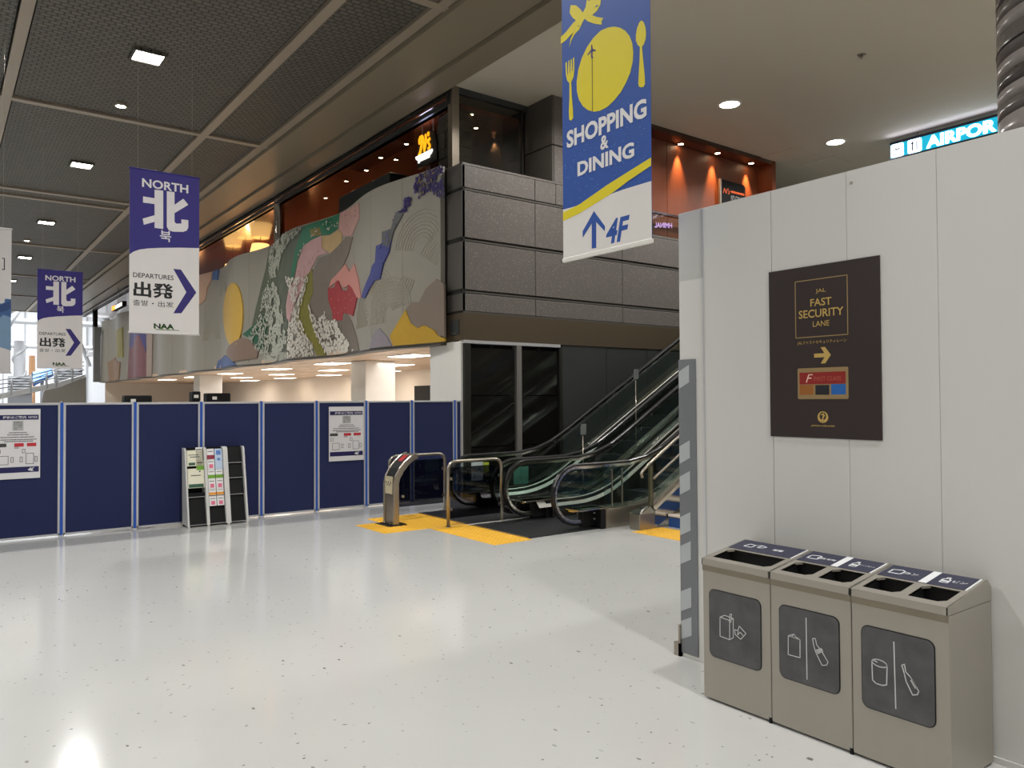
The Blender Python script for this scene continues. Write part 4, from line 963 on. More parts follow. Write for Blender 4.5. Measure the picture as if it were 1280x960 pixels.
tp2 = struct_root('floor_tactile', (7.5, 6.5, 0)); tactile(7.53, 8.13, 5.6, 7.40, tp2)
MB().box(5.13, 5.43, 9.78, 10.20, .0, .010).build('dark_base_plate', M_dsteel, tp)  # dark steel plate on the paving under the console foot

# ================================================================ ESCALATORS
def hzc(x, zt=.88, x0=7.95, R=2.1):
    s30 = math.sin(math.radians(30)); xe = x0 + R * s30
    if x <= x0: return zt
    if x <= xe: return zt + R - math.sqrt(R * R - (x - x0) ** 2)
    z = zt + R * (1 - math.cos(math.radians(30))) + (x - xe) * math.tan(math.radians(30)); return min(z, zt + 5.1)
XEND = 18.2
def rail_path():
    p = [(7.42, .09), (7.2, .08)] + [(7.06 + .4 * math.cos(math.radians(a)), .48 + .4 * math.sin(math.radians(a))) for a in range(265, 90, -13)] + [(7.06, .88)]
    x = 7.4
    while x < XEND: p.append((x, hzc(x))); x += .35 if x < 9.3 else 1.2
    p.append((XEND, hzc(XEND))); return p
XS_ = [7.45, 7.7, 7.95, 8.15, 8.35, 8.55, 8.75, 9.0, 9.5] + [10.5 + k for k in range(8)]
def band(mb, y0, y1, top, bot, xs=None):
    xs = xs or XS_
    for a, b in zip(xs[:-1], xs[1:]):
        mb.add([(a, y0, bot(a)), (b, y0, bot(b)), (b, y0, top(b)), (a, y0, top(a)), (a, y1, bot(a)), (b, y1, bot(b)), (b, y1, top(b)), (a, y1, top(a))],
               [(0, 1, 2, 3), (7, 6, 5, 4), (3, 2, 6, 7), (0, 4, 5, 1)])
    a, b = xs[0], xs[-1]
    mb.add([(a, y0, bot(a)), (a, y0, top(a)), (a, y1, top(a)), (a, y1, bot(a))], [(0, 1, 2, 3)]); mb.add([(b, y0, bot(b)), (b, y0, top(b)), (b, y1, top(b)), (b, y1, bot(b))], [(3, 2, 1, 0)])
    return mb
deck = lambda x: hzc(x) - .60
def escalator(ya, yb, name_label, outer_near, outer_far):
    """ya = near handrail line, yb = far one; outer_* = how far cladding reaches outward"""
    t = thing('escalator', name_label, 'escalator', (7.4, (ya + yb) / 2, 0), 'escalators')
    rp = rail_path()
    sec = [(-.04, .004), (-.036, .016), (-.02, .024), (.02, .024), (.036, .016), (.04, .004), (.036, -.01), (.03, -.012), (-.03, -.012), (-.036, -.01)]
    for y, sgn, out in ((ya, -1, outer_near), (yb, 1, outer_far)):
        MB().sweep_xz(rp, [(a, -b) for a, b in sec] if False else [(a, b) for a, b in sec], y).build('handrail', M_rub, t)
        MB().sweep_xz(rp[1:], [(-.026, -.012), (.026, -.012), (.022, -.05), (-.022, -.05)], y).build('handrail_guide', M_chrome, t)
        # glass: newel piece then upper panes
        fr = Frame((0, y - .006, 0), (1, 0, 0), (0, 0, 1))
        newel = [(7.06 + .35 * math.cos(math.radians(a)), .48 + .35 * math.sin(math.radians(a))) for a in range(210, 88, -12)] + [(7.50, .83), (7.50, .28), (6.80, .28)]
        newel = list(reversed(newel)); MB().prism(newel, fr, -.012, 0).build('glass_pane', G_bal, t)
        edges = [7.515, 8.3, 9.3, 10.5, 11.7, 12.9, 14.1, 15.3, 16.5, 17.7]
        for a, b in zip(edges[:-1], edges[1:]):
            xs = [a] + [x for x in XS_ if a < x < b] + [b - .012]
            up = [(x, hzc(x) - .05) for x in xs]; lo = [(x, deck(x) - .01) for x in reversed(xs)]
            MB().prism(list(reversed(up + lo)), fr, -.012, 0).build('glass_pane', G_bal, t)
        # bright inner deck strip + outer deck strip
        band(MB(), y - .05, y + .05, lambda x: deck(x) + .012, lambda x: deck(x) - .03, [6.98, 7.2] + XS_).build('deck_cover', M_chrome, t)
        iy0, iy1 = (y + .05, y + .13) if sgn < 0 else (y - .13, y - .05)
        mb = MB(); xs = [7.2] + XS_
        for a, b in zip(xs[:-1], xs[1:]):   # sloping inner deck
            yi = y - sgn * .05; yo = y - sgn * .14
            mb.add([(a, yi, deck(a)), (b, yi, deck(b)), (b, yo, deck(b) - .10), (a, yo, deck(a) - .10)], [(0, 1, 2, 3)])
        mb.build('inner_deck', M_deck, t)
        band(MB(), y - sgn * .14, y - sgn * .15, lambda x: deck(x) - .10, lambda x: max(deck(x) - .42, -.0) if x < 9 else deck(x) - .5, [7.45] + XS_[1:]).build('skirt_panel', M_dsteel, t)
        # housing at floor and outer cladding of the incline
        yo = y + sgn * out; lo_, hi_ = min(y - sgn * .10, yo), max(y - sgn * .10, yo)
        MB().box(7.36, 7.45, lo_, hi_, 0, .265).build('inlet_box', M_black, t, bevel=.006)
        MB().box(6.97, 7.45, lo_, hi_, .272, .292).build('deck_nose', M_chrome, t, bevel=.004)
        band(MB(), lo_, hi_, lambda x: deck(x) - .01, lambda x: 0 if x < 8.6 else max(0, deck(x) - 1.05), [7.45] + XS_[1:]).build('outer_cladding', M_steel if (outer_near > .15 and sgn < 0) else M_dsteel, t)
        MB().box(7.15, 7.36, min(y - .05, y + .05), max(y - .05, y + .05), .03, .272).build('handrail_inlet', M_black, t, bevel=.01)
        for k, (a, b) in enumerate(((.20, .16), (.12, .08))):
            MB().box(7.352, 7.36, y + sgn * .05 - .03, y + sgn * .05 + .03, a, a + .02).build('sensor_button', M_lgrey, t)
    # landing plate, comb and steps
    y0, y1 = ya + .15, yb - .15
    MB().box(7.45, 7.72, y0, y1, 0, .016).build('comb_plate', M_step, t)
    for k in range(26):
        x0 = 7.72 + .4 * k
        z = 0 if k < 2 else .231 * (k - 1) - .06 if k == 2 else .231 * (k - 1)
        z = max(.0, .231 * (k - 1.6)) if k > 1 else .012
        if z > 5.1: break
        zp = 0 if k < 2 else max(.0, .231 * (k - 2.6))
        mb = MB().box(x0, x0 + .398, y0, y1, z - .03, z)
        mb.box(x0, x0 + .02, y0, y1, zp - .02 if zp > 0 else 0.0, z - .03) if z > .05 else None
        for q in range(6): mb.box(x0 + .002, x0 + .395, y0 + (q + .15) * (y1 - y0) / 6, y0 + (q + .5) * (y1 - y0) / 6, z, z + .006)
        mb.box(x0 - .004, x0 + .016, y0, y1, z, z + .009)
        mb.build('step', M_step, t)
    return t
e1 = escalator(8.0, 9.1, 'nearer black-railed escalator rising right behind the white hoarding', .20, .14)
e2 = escalator(9.42, 10.6, 'farther black-railed escalator beside the dark glazing', .14, .30)
for nm, y0, y1, lb in (('floor_mat', 7.86, 9.19, 'dark landing mat in front of the nearer escalator'), ('floor_mat', 9.35, 10.69, 'dark landing mat in front of the farther escalator')):
    t = thing(nm, lb, 'mat', (6.2, y0, 0), 'dark landing mats')
    MB().box(6.14, 7.44, y0, y1, .0, .012).build('plate', M_plate, t, bevel=.004)
    MB().box(6.135, 6.15, y0, y1, .0, .014).build('edge_strip', M_steel, t)
# teal notice on the glass, notices on the dark glazing
f_ = PX(1, 9.44)
u0, v1 = f_.px(641.5, 584); u1, v0 = f_.px(660, 604)
t = thing('glass_notice', 'pale teal notice plate on the middle escalator glass', 'notice', (u0, 9.4, v0))
MB().rect(f_, u0, u1, v0, v1, .01, .013).build('plate', mat('teal_plate', (122, 172, 160), .4), t)
MB().rect(f_, (u0 + u1) / 2 - .004, (u0 + u1) / 2 + .004, v0 + .05, v1, .0135, .0145).build('fold_line', mat('teal_dark', (70, 110, 104), .4), t)
f_ = PX(1, YG - .0)
for i, (a, b, c, lb) in enumerate((((588, 578), (603.5, 600), (236, 200, 60), 'grey notice with yellow marks on the dark glazing, left'), ((604, 578), (611, 590), (214, 214, 60), 'yellow-green sticker on the dark glazing, right'))):
    u0, v1 = f_.px(*a); u1, v0 = f_.px(*b)
    t = thing('window_sticker', lb, 'sticker', (u0, YG, v0), 'stickers on the dark glazing')
    MB().rect(f_, u0, u1, v0, v1, .003, .006).build('sheet', M_notice if i == 0 else mat('sticker_lime', (196, 200, 60), .5), t)
    if i == 0:
        for k in range(2): MB().prism([(u0 + .04 + k * .12, v1 - .16), (u0 + .12 + k * .12, v1 - .16), (u0 + .08 + k * .12, v1 - .09)], f_, .0065, .007).build('warning_mark', M_yel if k == 0 else M_ink, t)
# small guard boards between the escalators
for i, (px, py, lb) in enumerate(((729, 537, 'small clear guard board between the escalators, lower'), (795, 468, 'small clear guard board between the escalators, upper'))):
    p = hit(px, py, 1, 9.26); t = thing('guard_board', lb, 'guard board', (p.x, 9.26, p.z), 'guard boards between the escalators')
    f_ = Frame((p.x, 9.26, p.z), (1, 0, 0), (0, 0, 1))
    MB().prism([(-.06, -.08), (.05, -.08), (.06, .0), (.06, .09), (-.04, .09), (-.06, .04)], f_, 0, .008).build('board', mat('frosted_board', (112, 116, 114), .4), t, bevel=.002)
    MB().tube([(p.x, 9.27, p.z - .10), (p.x, 9.27, hzc(p.x) - .62)], .008).build('bracket', M_steel, t)

# ================================================================ STAIRS
sr = struct_root('stairs', (8.25, 5.6, 0))
M_blue = mat('stair_blue', (30, 74, 140), .5, 0, .05, 10); M_tread = mat('stair_tread', (176, 160, 140), .5, 0, .06, 10)
for k in range(29):
    x0 = 8.26 + .30 * k; z = .172 * k
    MB().box(x0, x0 + .03, 5.3, 7.38, z if k else 0, z + .14).build('riser', M_blue, sr)
    MB().box(x0 - .01, x0 + .33, 5.3, 7.38, z + .14, z + .172).build('tread', M_tread, sr)
    MB().box(x0 - .015, x0 + .03, 5.3, 7.38, z + .15, z + .176).build('nosing', M_white, sr)
# stainless stringer and glass balustrade beside the stairs
sb = thing('stair_balustrade', 'stainless stair balustrade with tube handrail and square foot', 'balustrade', (7.7, 7.45, 0))
szl = lambda x: .25 + max(0, x - 8.0) * .577
MB().box(7.70, 8.0, 7.40, 7.60, 0, .215).build('foot_block', M_steel, sb, bevel=.008)
mb = MB(); mb.add([(7.69, 7.39, .215), (8.01, 7.39, .215), (8.01, 7.61, .215), (7.69, 7.61, .215), (7.80, 7.46, .27), (7.98, 7.46, .30), (7.98, 7.56, .30), (7.80, 7.56, .27)], [(4, 5, 6, 7), (0, 1, 5, 4), (1, 2, 6, 5), (2, 3, 7, 6), (3, 0, 4, 7), (3, 2, 1, 0)]).build('foot_cap', M_chrome, sb)
xs = [8.0, 9.0, 12.0, 16.5]
band(MB(), 7.40, 7.60, lambda x: szl(x) - .01, lambda x: max(0, szl(x) - .35), xs).build('stringer', M_chrome, sb)
band(MB(), 7.47, 7.53, lambda x: szl(x) + .05, lambda x: szl(x) - .01, xs).build('stringer_cap', M_steel, sb)
for k in range(7):
    x0 = 8.15 + k * 1.1
    MB().prism([(x0, szl(x0) + .06), (x0 + 1.07, szl(x0 + 1.07) + .06), (x0 + 1.07, szl(x0 + 1.07) + .62), (x0, szl(x0) + .62)], Frame((0, 7.50, 0), (1, 0, 0), (0, 0, 1)), -.01, 0).build('glass_pane', G_bal, sb)
MB().box(8.0, 8.05, 7.47, 7.53, .25, .86).build('post', mat('post_khaki', (120, 116, 92), .3, .8), sb, bevel=.006)
for k in range(1, 7): x0 = 8.02 + k * 1.1; MB().box(x0, x0 + .045, 7.48, 7.52, szl(x0), szl(x0) + .66).build('post', M_steel, sb)
hp_ = [(7.86, 7.50, .70), (7.84, 7.50, .76), (7.88, 7.50, .80), (8.0, 7.50, .885), (8.2, 7.50, 1.0), (10, 7.50, 2.04), (16.5, 7.5, 5.79)]
MB().tube(hp_, .022, 10).build('handrail', M_steel, sb)
MB().tube([(a, 7.42, c - .20) for a, b, c in hp_[3:]], .018, 10).build('lower_handrail', M_steel, sb)
MB().disc(8.025, 7.50, .86, .035, 12, t=.03).build('post_cap', M_dsteel, sb)
# glass end guard on the housing
eg = thing('glass_guard', 'upright glass guard plates beside the nearer escalator housing', 'glass guard', (7.5, 7.72, .28))
for x0, x1 in ((7.48, 7.62), (7.64, 7.82), (7.84, 7.94)):
    MB().box(x0, x1, 7.86, 7.872, .27, .80).build('glass_pane', G_bal, eg)
for x in (7.63, 7.83): MB().box(x - .006, x + .006, 7.855, 7.877, .27, .81).build('clamp_strip', M_steel, eg)

# ================================================================ BARRIER RAILS AND CONSOLE
def urail(y, x0, x1, label):
    t = thing('barrier_rail', label, 'barrier rail', (x0, y, 0), 'steel barrier rails at the escalators')
    p = [(x0, y, 0)] + [(x0 + .12 - .12 * math.cos(math.radians(a)), y, .80 + .12 * math.sin(math.radians(a))) for a in range(0, 91, 15)]
    q = [(x1 - .12 + .12 * math.sin(math.radians(a)), y, .80 + .12 * math.cos(math.radians(a))) for a in range(0, 91, 15)] + [(x1, y, 0)]
    MB().tube(p + q, .024, 12).build('rail_tube', M_steel, t)
    MB().box(x0 + .035, x1 - .035, y - .004, y + .004, .12, .84).build('acrylic_panel', G_smoke, t)
    for x in (x0, x1): MB().disc(x, y, 0, .045, 16, t=.008).build('floor_flange', M_steel, t)
    for x, s in ((x0, 1), (x1, -1)):
        for z in (.25, .68): MB().box(min(x + s * .02, x + s * .06), max(x + s * .02, x + s * .06), y - .012, y + .012, z - .02, z + .02).build('panel_clip', M_steel, t)
    return t
urail(9.27, 5.80, 6.73, 'steel hoop rail with smoked panel between the two landing mats')
urail(10.76, 5.66, 6.67, 'steel hoop rail with smoked panel behind the console post')
cs = thing('console_post', 'curved steel console post with red display on yellow paving', 'console', (5.28, 9.98, 0))
cp = [(5.24, .008), (5.24, .60), (5.265, .70), (5.33, .81), (5.42, .91), (5.52, .985), (5.61, 1.02)]
def prof(y0, y1, o0, o1, nm, m_, i0=0, i1=None, bev=.0):
    pts = cp[i0:i1]; k = len(pts); A = []; B = []
    for i, (x, z) in enumerate(pts):
        a = pts[max(i - 1, 0)]; b = pts[min(i + 1, k - 1)]; L = math.hypot(b[0] - a[0], b[1] - a[1]); tx, tz = (b[0] - a[0]) / L, (b[1] - a[1]) / L
        A.append((x + tz * o0, z - tx * o0)); B.append((x + tz * o1, z - tx * o1))
    poly = A + list(reversed(B)); n = len(poly)
    fs = []
    for i in range(k - 1): fs += [(i, i + 1, n - 2 - i, n - 1 - i)]
    vs = [(a, y0, b) for a, b in poly] + [(a, y1, b) for a, b in poly]
    f2 = fs + [tuple(reversed([q + n for q in f])) for f in fs] + [(i, (i + 1) % n, (i + 1) % n + n, i + n) for i in range(n)]
    return MB().add(vs, f2).build(nm, m_, cs, bevel=bev)
prof(9.84, 10.12, .01, .075, 'body', mat('console_steel', (150, 140, 128), .3, .8), bev=0)
prof(9.815, 9.85, -.012, .08, 'edge_tube', M_steel, bev=.008); prof(10.11, 10.145, -.012, .08, 'edge_tube', M_steel, bev=.008)
prof(9.87, 10.09, .0, .02, 'display', M_black, 2, 6)
prof(9.92, 10.04, -.004, .01, 'red_sign', mat('console_red', (150, 30, 34), .3, emit=(160, 20, 20), estr=.4), 4, 6)
prof(9.86, 10.10, -.002, .012, 'cross_strip', M_chrome, 3, 4) if False else None
MB().box(5.232, 5.245, 9.87, 10.08, .45, .70).build('notice_plate', mat('console_plate', (190, 180, 150), .5), cs)
for k in range(5): MB().box(5.229, 5.233, 9.90 + .035 * k, 9.92 + .035 * k, .60 - .03 * (k % 2), .625 - .03 * (k % 2)).build('plate_print', M_ink, cs)
MB().box(5.20, 5.42, 9.80, 10.16, .010, .022).build('foot_plate', M_dsteel, cs)
for y in (9.90, 10.06): MB().tube([(5.21, y, .022), (5.21, y, .04)], .014).build('bolt', M_steel, cs)
MB().tube([(5.36, 9.80, .42), (5.36, 9.77, .42)], .02).build('key_switch', M_steel, cs)
# ================================================================ HANGING BANNERS
M_bannerw = mat('banner_white', (214, 210, 208), .7, 0, .03, 3, bump=.3, bscale=3, stretch=(3, 3, .4)); M_bnavy = mat('banner_navy', (46, 38, 116), .7, 0, .04, 3)
M_bink = mat('banner_ink', (20, 19, 22), .6); M_purple = mat('banner_purple', (44, 34, 108), .6)
def wires(t, pts, z0):
    for x, y in pts: MB().tube([(x, y, z0), (x, y, ZC + .25)], .0015, 4).build('hanging_wire', M_steel, t)
fA = PX(1, 11.4)
n1 = thing('hanging_banner', 'nearest NORTH banner, violet over white with departures arrow, above the partitions', 'banner', (2.53, 11.4, 2.73), 'NORTH departures banners')
x0, x1, z0, z1 = 2.082, 2.985, 2.735, 4.97
MB().rect(fA, x0, x1, z0, z1, -.004, 0).build('cloth', M_bannerw, n1)
edge = [(162, 318), (167, 314.5), (174, 312), (184, 310.6), (200, 309.8), (225, 309.6), (249.5, 310.2)]
E2 = fA.poly(edge); E2[0] = (x0, E2[0][1]); E2[-1] = (x1, E2[-1][1])
MB().prism(E2 + [(x1, z1), (x0, z1)], fA, 0, .001).build('violet_field', M_bnavy, n1)
M_bl = mat('banner_letter', (216, 212, 214), .7)
text_px('NORTH', fA, (177.6, 222.5), (235.3, 242), n=.0016, bold=.025).build('lettering', M_bl, n1)
# the character for north drawn as five strokes
K = lambda pts: fA.poly([(140 + a / 4.175, 200 + b / 4.175) for a, b in pts])
MB().prism(K([(222, 155), (267, 160), (267, 360), (222, 354)]), fA, .001, .0016).build('glyph_stroke', M_bl, n1)
MB().prism(K([(162, 190), (224, 200), (224, 230), (162, 222)]), fA, .001, .0016).build('glyph_stroke', M_bl, n1)
MB().prism(K([(160, 306), (224, 288), (224, 322), (166, 338)]), fA, .001, .0016).build('glyph_stroke', M_bl, n1)
MB().prism(K([(286, 163), (326, 168), (326, 322), (334, 332), (362, 332), (362, 310), (398, 314), (398, 352), (390, 368), (372, 375), (318, 374), (296, 366), (286, 348)]), fA, .001, .0016).build('glyph_stroke', M_bl, n1)
MB().prism(K([(372, 202), (398, 234), (330, 275), (326, 275), (326, 234)]), fA, .001, .0016).build('glyph_stroke', M_bl, n1)
text_px('북', fA, (199.8, 287.5), (214, 303), n=.0016, bold=.01).build('lettering', M_bl, n1)
text_px('DEPARTURES', fA, (166.3, 340.3), (217, 350.4), n=.0012, bold=.01).build('lettering', M_bink, n1)
text_px('出発', fA, (166.8, 351.2), (217, 374.2), n=.0012, bold=.03).build('lettering', M_bink, n1)
text_px('출발・出发', fA, (166.3, 374.2), (217, 384.6), n=.0012).build('lettering', M_bink, n1)
MB().prism(K([(320, 568), (360, 572), (440, 692), (362, 800), (320, 800), (388, 690)]), fA, 0, .001).build('arrow', M_purple, n1)
text_px('NAA', fA, (192.2, 404), (217, 411.5), n=.0016, bold=.02).build('lettering', M_bink, n1)
text_px('NAA', fA, (193.2, 404.8), (218, 412.3), n=.0010, bold=.02).build('lettering_shadow', mat('naa_green', (90, 140, 60), .6), n1)
MB().rect(fA, 2.42, 2.72, 2.782, 2.79, 0, .001).build('underline', M_bink, n1)
for z in (z0, z1): MB().tube([(x0 - .01, 11.402, z), (x1 + .01, 11.402, z)], .012, 8).build('rod', M_bannerw if z == z0 else M_bnavy, n1)
wires(n1, [(x0 + .1, 11.402), (x1 - .1, 11.402)], z1)
n2 = dup(n1, (2.53 - .263, 20.3, 2.73 - .17), 'farther NORTH banner, smaller and violet over white, near the left edge', 'NORTH departures banners')
# third banner at the left edge: white over blue waves
fC = PX(1, 13.0)
n3 = thing('hanging_banner', 'white banner with blue wave pattern and bracket, cut by the left edge', 'banner', (.4, 13.0, 2.22))
xa, xb, za, zb = -.05, .848, 2.215, 4.255
MB().rect(fC, xa, xb, za, zb, -.004, 0).build('cloth', M_bannerw, n3)
C3 = lambda pts: fC.poly([(a / 4.79, 280 + b / 4.8) for a, b in pts])
MB().prism(C3([(66, 455), (66, 760), (20, 745), (0, 740), (-115, 700), (-115, 480), (0, 470), (20, 470), (30, 450)]), fC, 0, .001).build('wave_field', mat('wave_blue_pale', (120, 150, 178), .6), n3)
MB().prism(C3([(66, 452), (66, 560), (20, 545), (-20, 580), (-115, 600), (-115, 430), (0, 475), (20, 470), (34, 448)]), fC, .001, .0016).build('wave_field', mat('wave_blue', (62, 96, 146), .6), n3)
MB().prism(C3([(66, 458), (66, 505), (40, 520), (0, 530), (0, 490), (30, 475)]), fC, .0016, .002).build('wave_field', mat('wave_blue_deep', (44, 70, 120), .6), n3)
MB().prism(C3([(0, 455), (22, 462), (26, 450), (20, 440), (28, 470), (10, 478), (0, 476)]), fC, .002, .0026).build('crest', M_bl, n3)
mb = MB(); line_mb(mb, fC, C3([(14, 205), (26, 207), (26, 274), (14, 272)]), .012, 0, .001); mb.build('bracket_mark', M_bink, n3)
for z in (za, zb): MB().tube([(xa - .01, 13.002, z), (xb + .01, 13.002, z)], .012, 8).build('rod', M_bannerw, n3)
wires(n3, [(xa + .1, 13.002), (xb - .1, 13.002)], zb)
# shopping and dining banner
fD = PX(0, 3.83)
bb = thing('hanging_banner', 'large blue and yellow SHOPPING and DINING banner hanging before the granite block', 'banner', (3.83, 4.0, 2.87))
M_sblue = mat('banner_blue', (30, 76, 158), .6, 0, .06, 20); M_syel = mat('banner_yellow', (222, 204, 24), .6, 0, .03); M_swh = mat('banner_white2', (222, 218, 214), .6, 0, .02)
ua, ub, vb, vt = -4.455, -3.548, 2.868, 5.35
MB().rect(fD, ua, ub, vb, vt, -.004, 0).build('cloth', M_sblue, bb)
D = lambda pts, s=6.857, o=(690, 0): fD.poly([(o[0] + a / s, o[1] + b / s) for a, b in pts])
D4 = lambda pts: D(pts, 2.906, (680, 0))
def bp(nm, poly, m_, n=.0, t=.001): return MB().prism(poly, fD, n, n + t).build(nm, m_, bb)
w_ = D4([(70, 762), (130, 745), (200, 720), (290, 688), (388, 658)]); w_[0] = (ua, w_[0][1]); w_[-1] = (ub, w_[-1][1])
bp('white_field', [(ua, vb), (ub, vb)] + list(reversed(w_)), M_swh)
s_ = D4([(70, 803), (130, 775), (250, 700), (310, 655), (388, 602), (387, 573), (300, 628), (230, 672), (130, 742), (70, 772)]); s_[0] = (ua, s_[0][1]); s_[-1] = (ua, s_[-1][1]); s_[4] = (ub, s_[4][1]); s_[5] = (ub, s_[5][1])
bp('yellow_sweep', s_, M_syel, .001)
bp('plate_disc', D([(455 + 0, 0)]) and D([(535, 228), (585, 238), (630, 265), (665, 310), (688, 370), (697, 450), (692, 530), (672, 620), (635, 710), (590, 790), (530, 865), (470, 920), (410, 950), (360, 958), (310, 945), (265, 910), (232, 855), (214, 785), (212, 700), (226, 600), (255, 500), (300, 405), (355, 325), (420, 262), (480, 236)]), M_syel)
bp('spoon', D([(766, 175), (785, 190), (800, 230), (807, 285), (802, 340), (788, 380), (772, 402), (782, 520), (795, 650), (797, 720), (785, 745), (765, 750), (745, 742), (740, 715), (745, 620), (752, 500), (754, 402), (735, 385), (720, 350), (720, 300), (730, 240), (748, 195)]), M_syel)
bp('fork', D([(116, 540), (128, 530), (133, 640), (138, 640), (141, 522), (150, 515), (153, 628), (158, 625), (161, 512), (170, 505), (173, 612), (178, 608), (181, 498), (191, 492), (192, 600), (185, 660), (165, 705), (170, 820), (180, 940), (182, 1010), (165, 1035), (148, 1025), (145, 960), (150, 830), (150, 712), (130, 690), (120, 640)]), M_syel)
bp('ribbon_bow', D([(160, 45), (205, 45), (240, 75), (265, 108), (290, 60), (300, -10), (330, -60), (425, -60), (415, 40), (385, 95), (345, 130), (380, 145), (440, 155), (425, 180), (428, 212), (370, 205), (310, 185), (280, 160), (262, 190), (235, 250), (190, 300), (165, 350), (150, 405), (158, 340), (185, 270), (222, 225), (170, 290), (120, 345), (76, 378), (76, 318), (120, 275), (180, 200), (205, 175), (175, 150), (152, 110)]), M_syel)
for q in ([(305, 0), (322, 8), (330, -10)], [(368, 70), (388, 40), (396, 48)], [(222, 226), (235, 215), (228, 226)]): bp('ribbon_crease', D(q), M_sblue, .001)
bp('plane_mark', D([(338, 380), (345, 385), (350, 418), (378, 430), (378, 437), (350, 442), (349, 480), (355, 494), (348, 502), (338, 502), (337, 482), (337, 446), (308, 475), (304, 470), (336, 425)]), M_purple, .001)
bp('plane_trail', D([(342, 505), (348, 505), (350, 955), (345, 955)]), mat('trail_brown', (110, 96, 40), .6), .001)
M_sl = mat('banner_letter2', (226, 224, 224), .6)
text_px('SHOPPING', fD, (708.5, 164.5), (808.5, 147), n=.0015, bold=.035)
def dt(s, tl, br, m_, bold=.03, shear=0, hh=None):
    A = fD.px(*tl); B = fD.px(*br); u0, u1 = A[0], B[0]; v1, v0 = A[1], B[1]
    if hh: c = (v0 + v1) / 2; v0, v1 = c - hh / 2, c + hh / 2
    return text_mb(s, fD, u0, v0, u1, v1, n=.0016, bold=bold, shear=shear).build('lettering', m_, bb)
dt('SHOPPING', (708.5, 164.5), (808.5, 146), M_sl, .035); dt('&', (750.5, 171), (761, 184.5), M_sl, .03); dt('DINING', (722, 203), (793, 196), M_sl, .035)
dt('4F', (757.5, 276), (787.5, 299), M_sblue, .03, .25)
bp('arrow', D4([(180, 768), (222, 822), (222, 838), (190, 808), (190, 902), (173, 902), (173, 808), (141, 862), (140, 836)]) and D4([(182, 767), (222, 822), (221, 840), (190, 806), (190, 900), (174, 903), (174, 812), (141, 863), (141, 840)]), M_sblue, .001)
for i in range(170):
    a, b = random.uniform(ua + .02, ub - .02), random.uniform(3.25, 3.85)
    if i == 0: sm = MB()
    sm.rect(fD, a, a + .006, b, b + .005, 0, .0007)
sm.build('sparkle_print', mat('sparkle', (96, 140, 200), .6), bb, stuff=True)
MB().rect(fD, ua - .005, ub + .005, vb - .028, vb + .002, -.014, .010).build('bottom_bar', M_white, bb, bevel=.003)
MB().rect(fD, ua - .005, ub + .005, vt, vt + .03, -.014, .010).build('top_bar', M_white, bb, bevel=.003)
for y in (3.65, 4.35): MB().tube([(3.834, y, vt + .03), (3.834, y, ZC + .15)], .002, 4).build('hanging_wire', M_steel, bb)
MB().tube([(3.835, 4.46, 2.85), (3.835, 4.48, 2.85)], .01, 6).build('bar_end', M_dsteel, bb)

# ================================================================ LIT SIGNS
# AIRPORT sign under the white ceiling
XA = 18.2; fE = PX(0, XA - .0)
sg = thing('ceiling_sign', 'long lit turquoise AIRPORT sign hanging above the white wall', 'sign', (XA, 8.0, 7.2))
def clampv(x, y): return fE.px(x, y)
uL = fE.px(1113, 190)[0]; vtop = fE.px(1180, 166)[1] ; vtop = fE.px(1115, 181)[1]; vbot = vtop - .33
M_cyan = mat('sign_cyan', (20, 150, 175), .4, emit=(20, 160, 190), estr=1.1); M_sgw = mat('sign_white_lit', (255, 255, 255), .4, emit=(235, 240, 255), estr=5); M_sgd = mat('sign_top', (30, 34, 52), .5)
MB().rect(fE, uL, -3.2, vbot, vtop, -.18, 0).build('housing', M_cyan, sg)
MB().rect(fE, uL - .01, -3.2, vtop, vtop + .06, -.19, .01).build('top_rail', M_sgd, sg)
MB().rect(fE, uL - .01, -3.2, vbot - .04, vbot, -.19, .01).build('bottom_rail', M_sgd, sg)
tile = []
for k, (a, b) in enumerate(((1114, 1129.5), (1135, 1152))):
    ua_, ub_ = fE.px(a, 188)[0], fE.px(b, 184)[0]
    MB().prism(rrect(ua_, ub_, vbot + .01, vtop - .01, .04), fE, 0, .01).build('pictogram_tile', M_sgw, sg)
    mb = MB(); cu = (ua_ + ub_) / 2; cv = (vbot + vtop) / 2; ww = ub_ - ua_
    if k == 0:
        line_mb(mb, fE, [(cu - .25 * ww, cv - .10), (cu - .25 * ww, cv + .03), (cu + .25 * ww, cv + .03), (cu + .25 * ww, cv - .10)], .02, .010, .012, True); line_mb(mb, fE, ell(cu, cv + .05, .12 * ww, .05, 10), .02, .010, .012, True)
    else:
        mb.rect(fE, cu - .2 * ww, cu - .1 * ww, cv - .11, cv + .11, .010, .012); mb.rect(fE, cu + .12 * ww, cu + .22 * ww, cv - .11, cv + .11, .010, .012); mb.rect(fE, cu - .28 * ww, cu - .02 * ww, cv + .05, cv + .08, .010, .012)
    mb.build('pictogram', mat('picto_blue', (60, 60, 100), .5), sg)
uT = fE.px(1158, 184)[0]; uT2 = fE.px(1246, 160)[0]
text_mb('AIRPOR', fE, uT, vbot + .02, uT2, vtop - .03, n=.012, bold=.04).build('lettering', M_sgw, sg)
text_mb('T', fE, uT2 + .04, vbot + .02, uT2 + .42, vtop - .03, n=.012, bold=.04).build('lettering', M_sgw, sg)
for y in (-uL - .6, -uL - 2.5, -uL - 4.4): MB().tube([(XA + .09, y, vtop + .05), (XA + .09, y, ZC)], .015, 6).build('hanger', M_steel, sg)
area('sign_glow', (XA - .15, -uL - 2.5, vtop + .08), 3.5, .3, 5.0, (.72, .7, 1.0), 170, (math.pi, 0, 0))
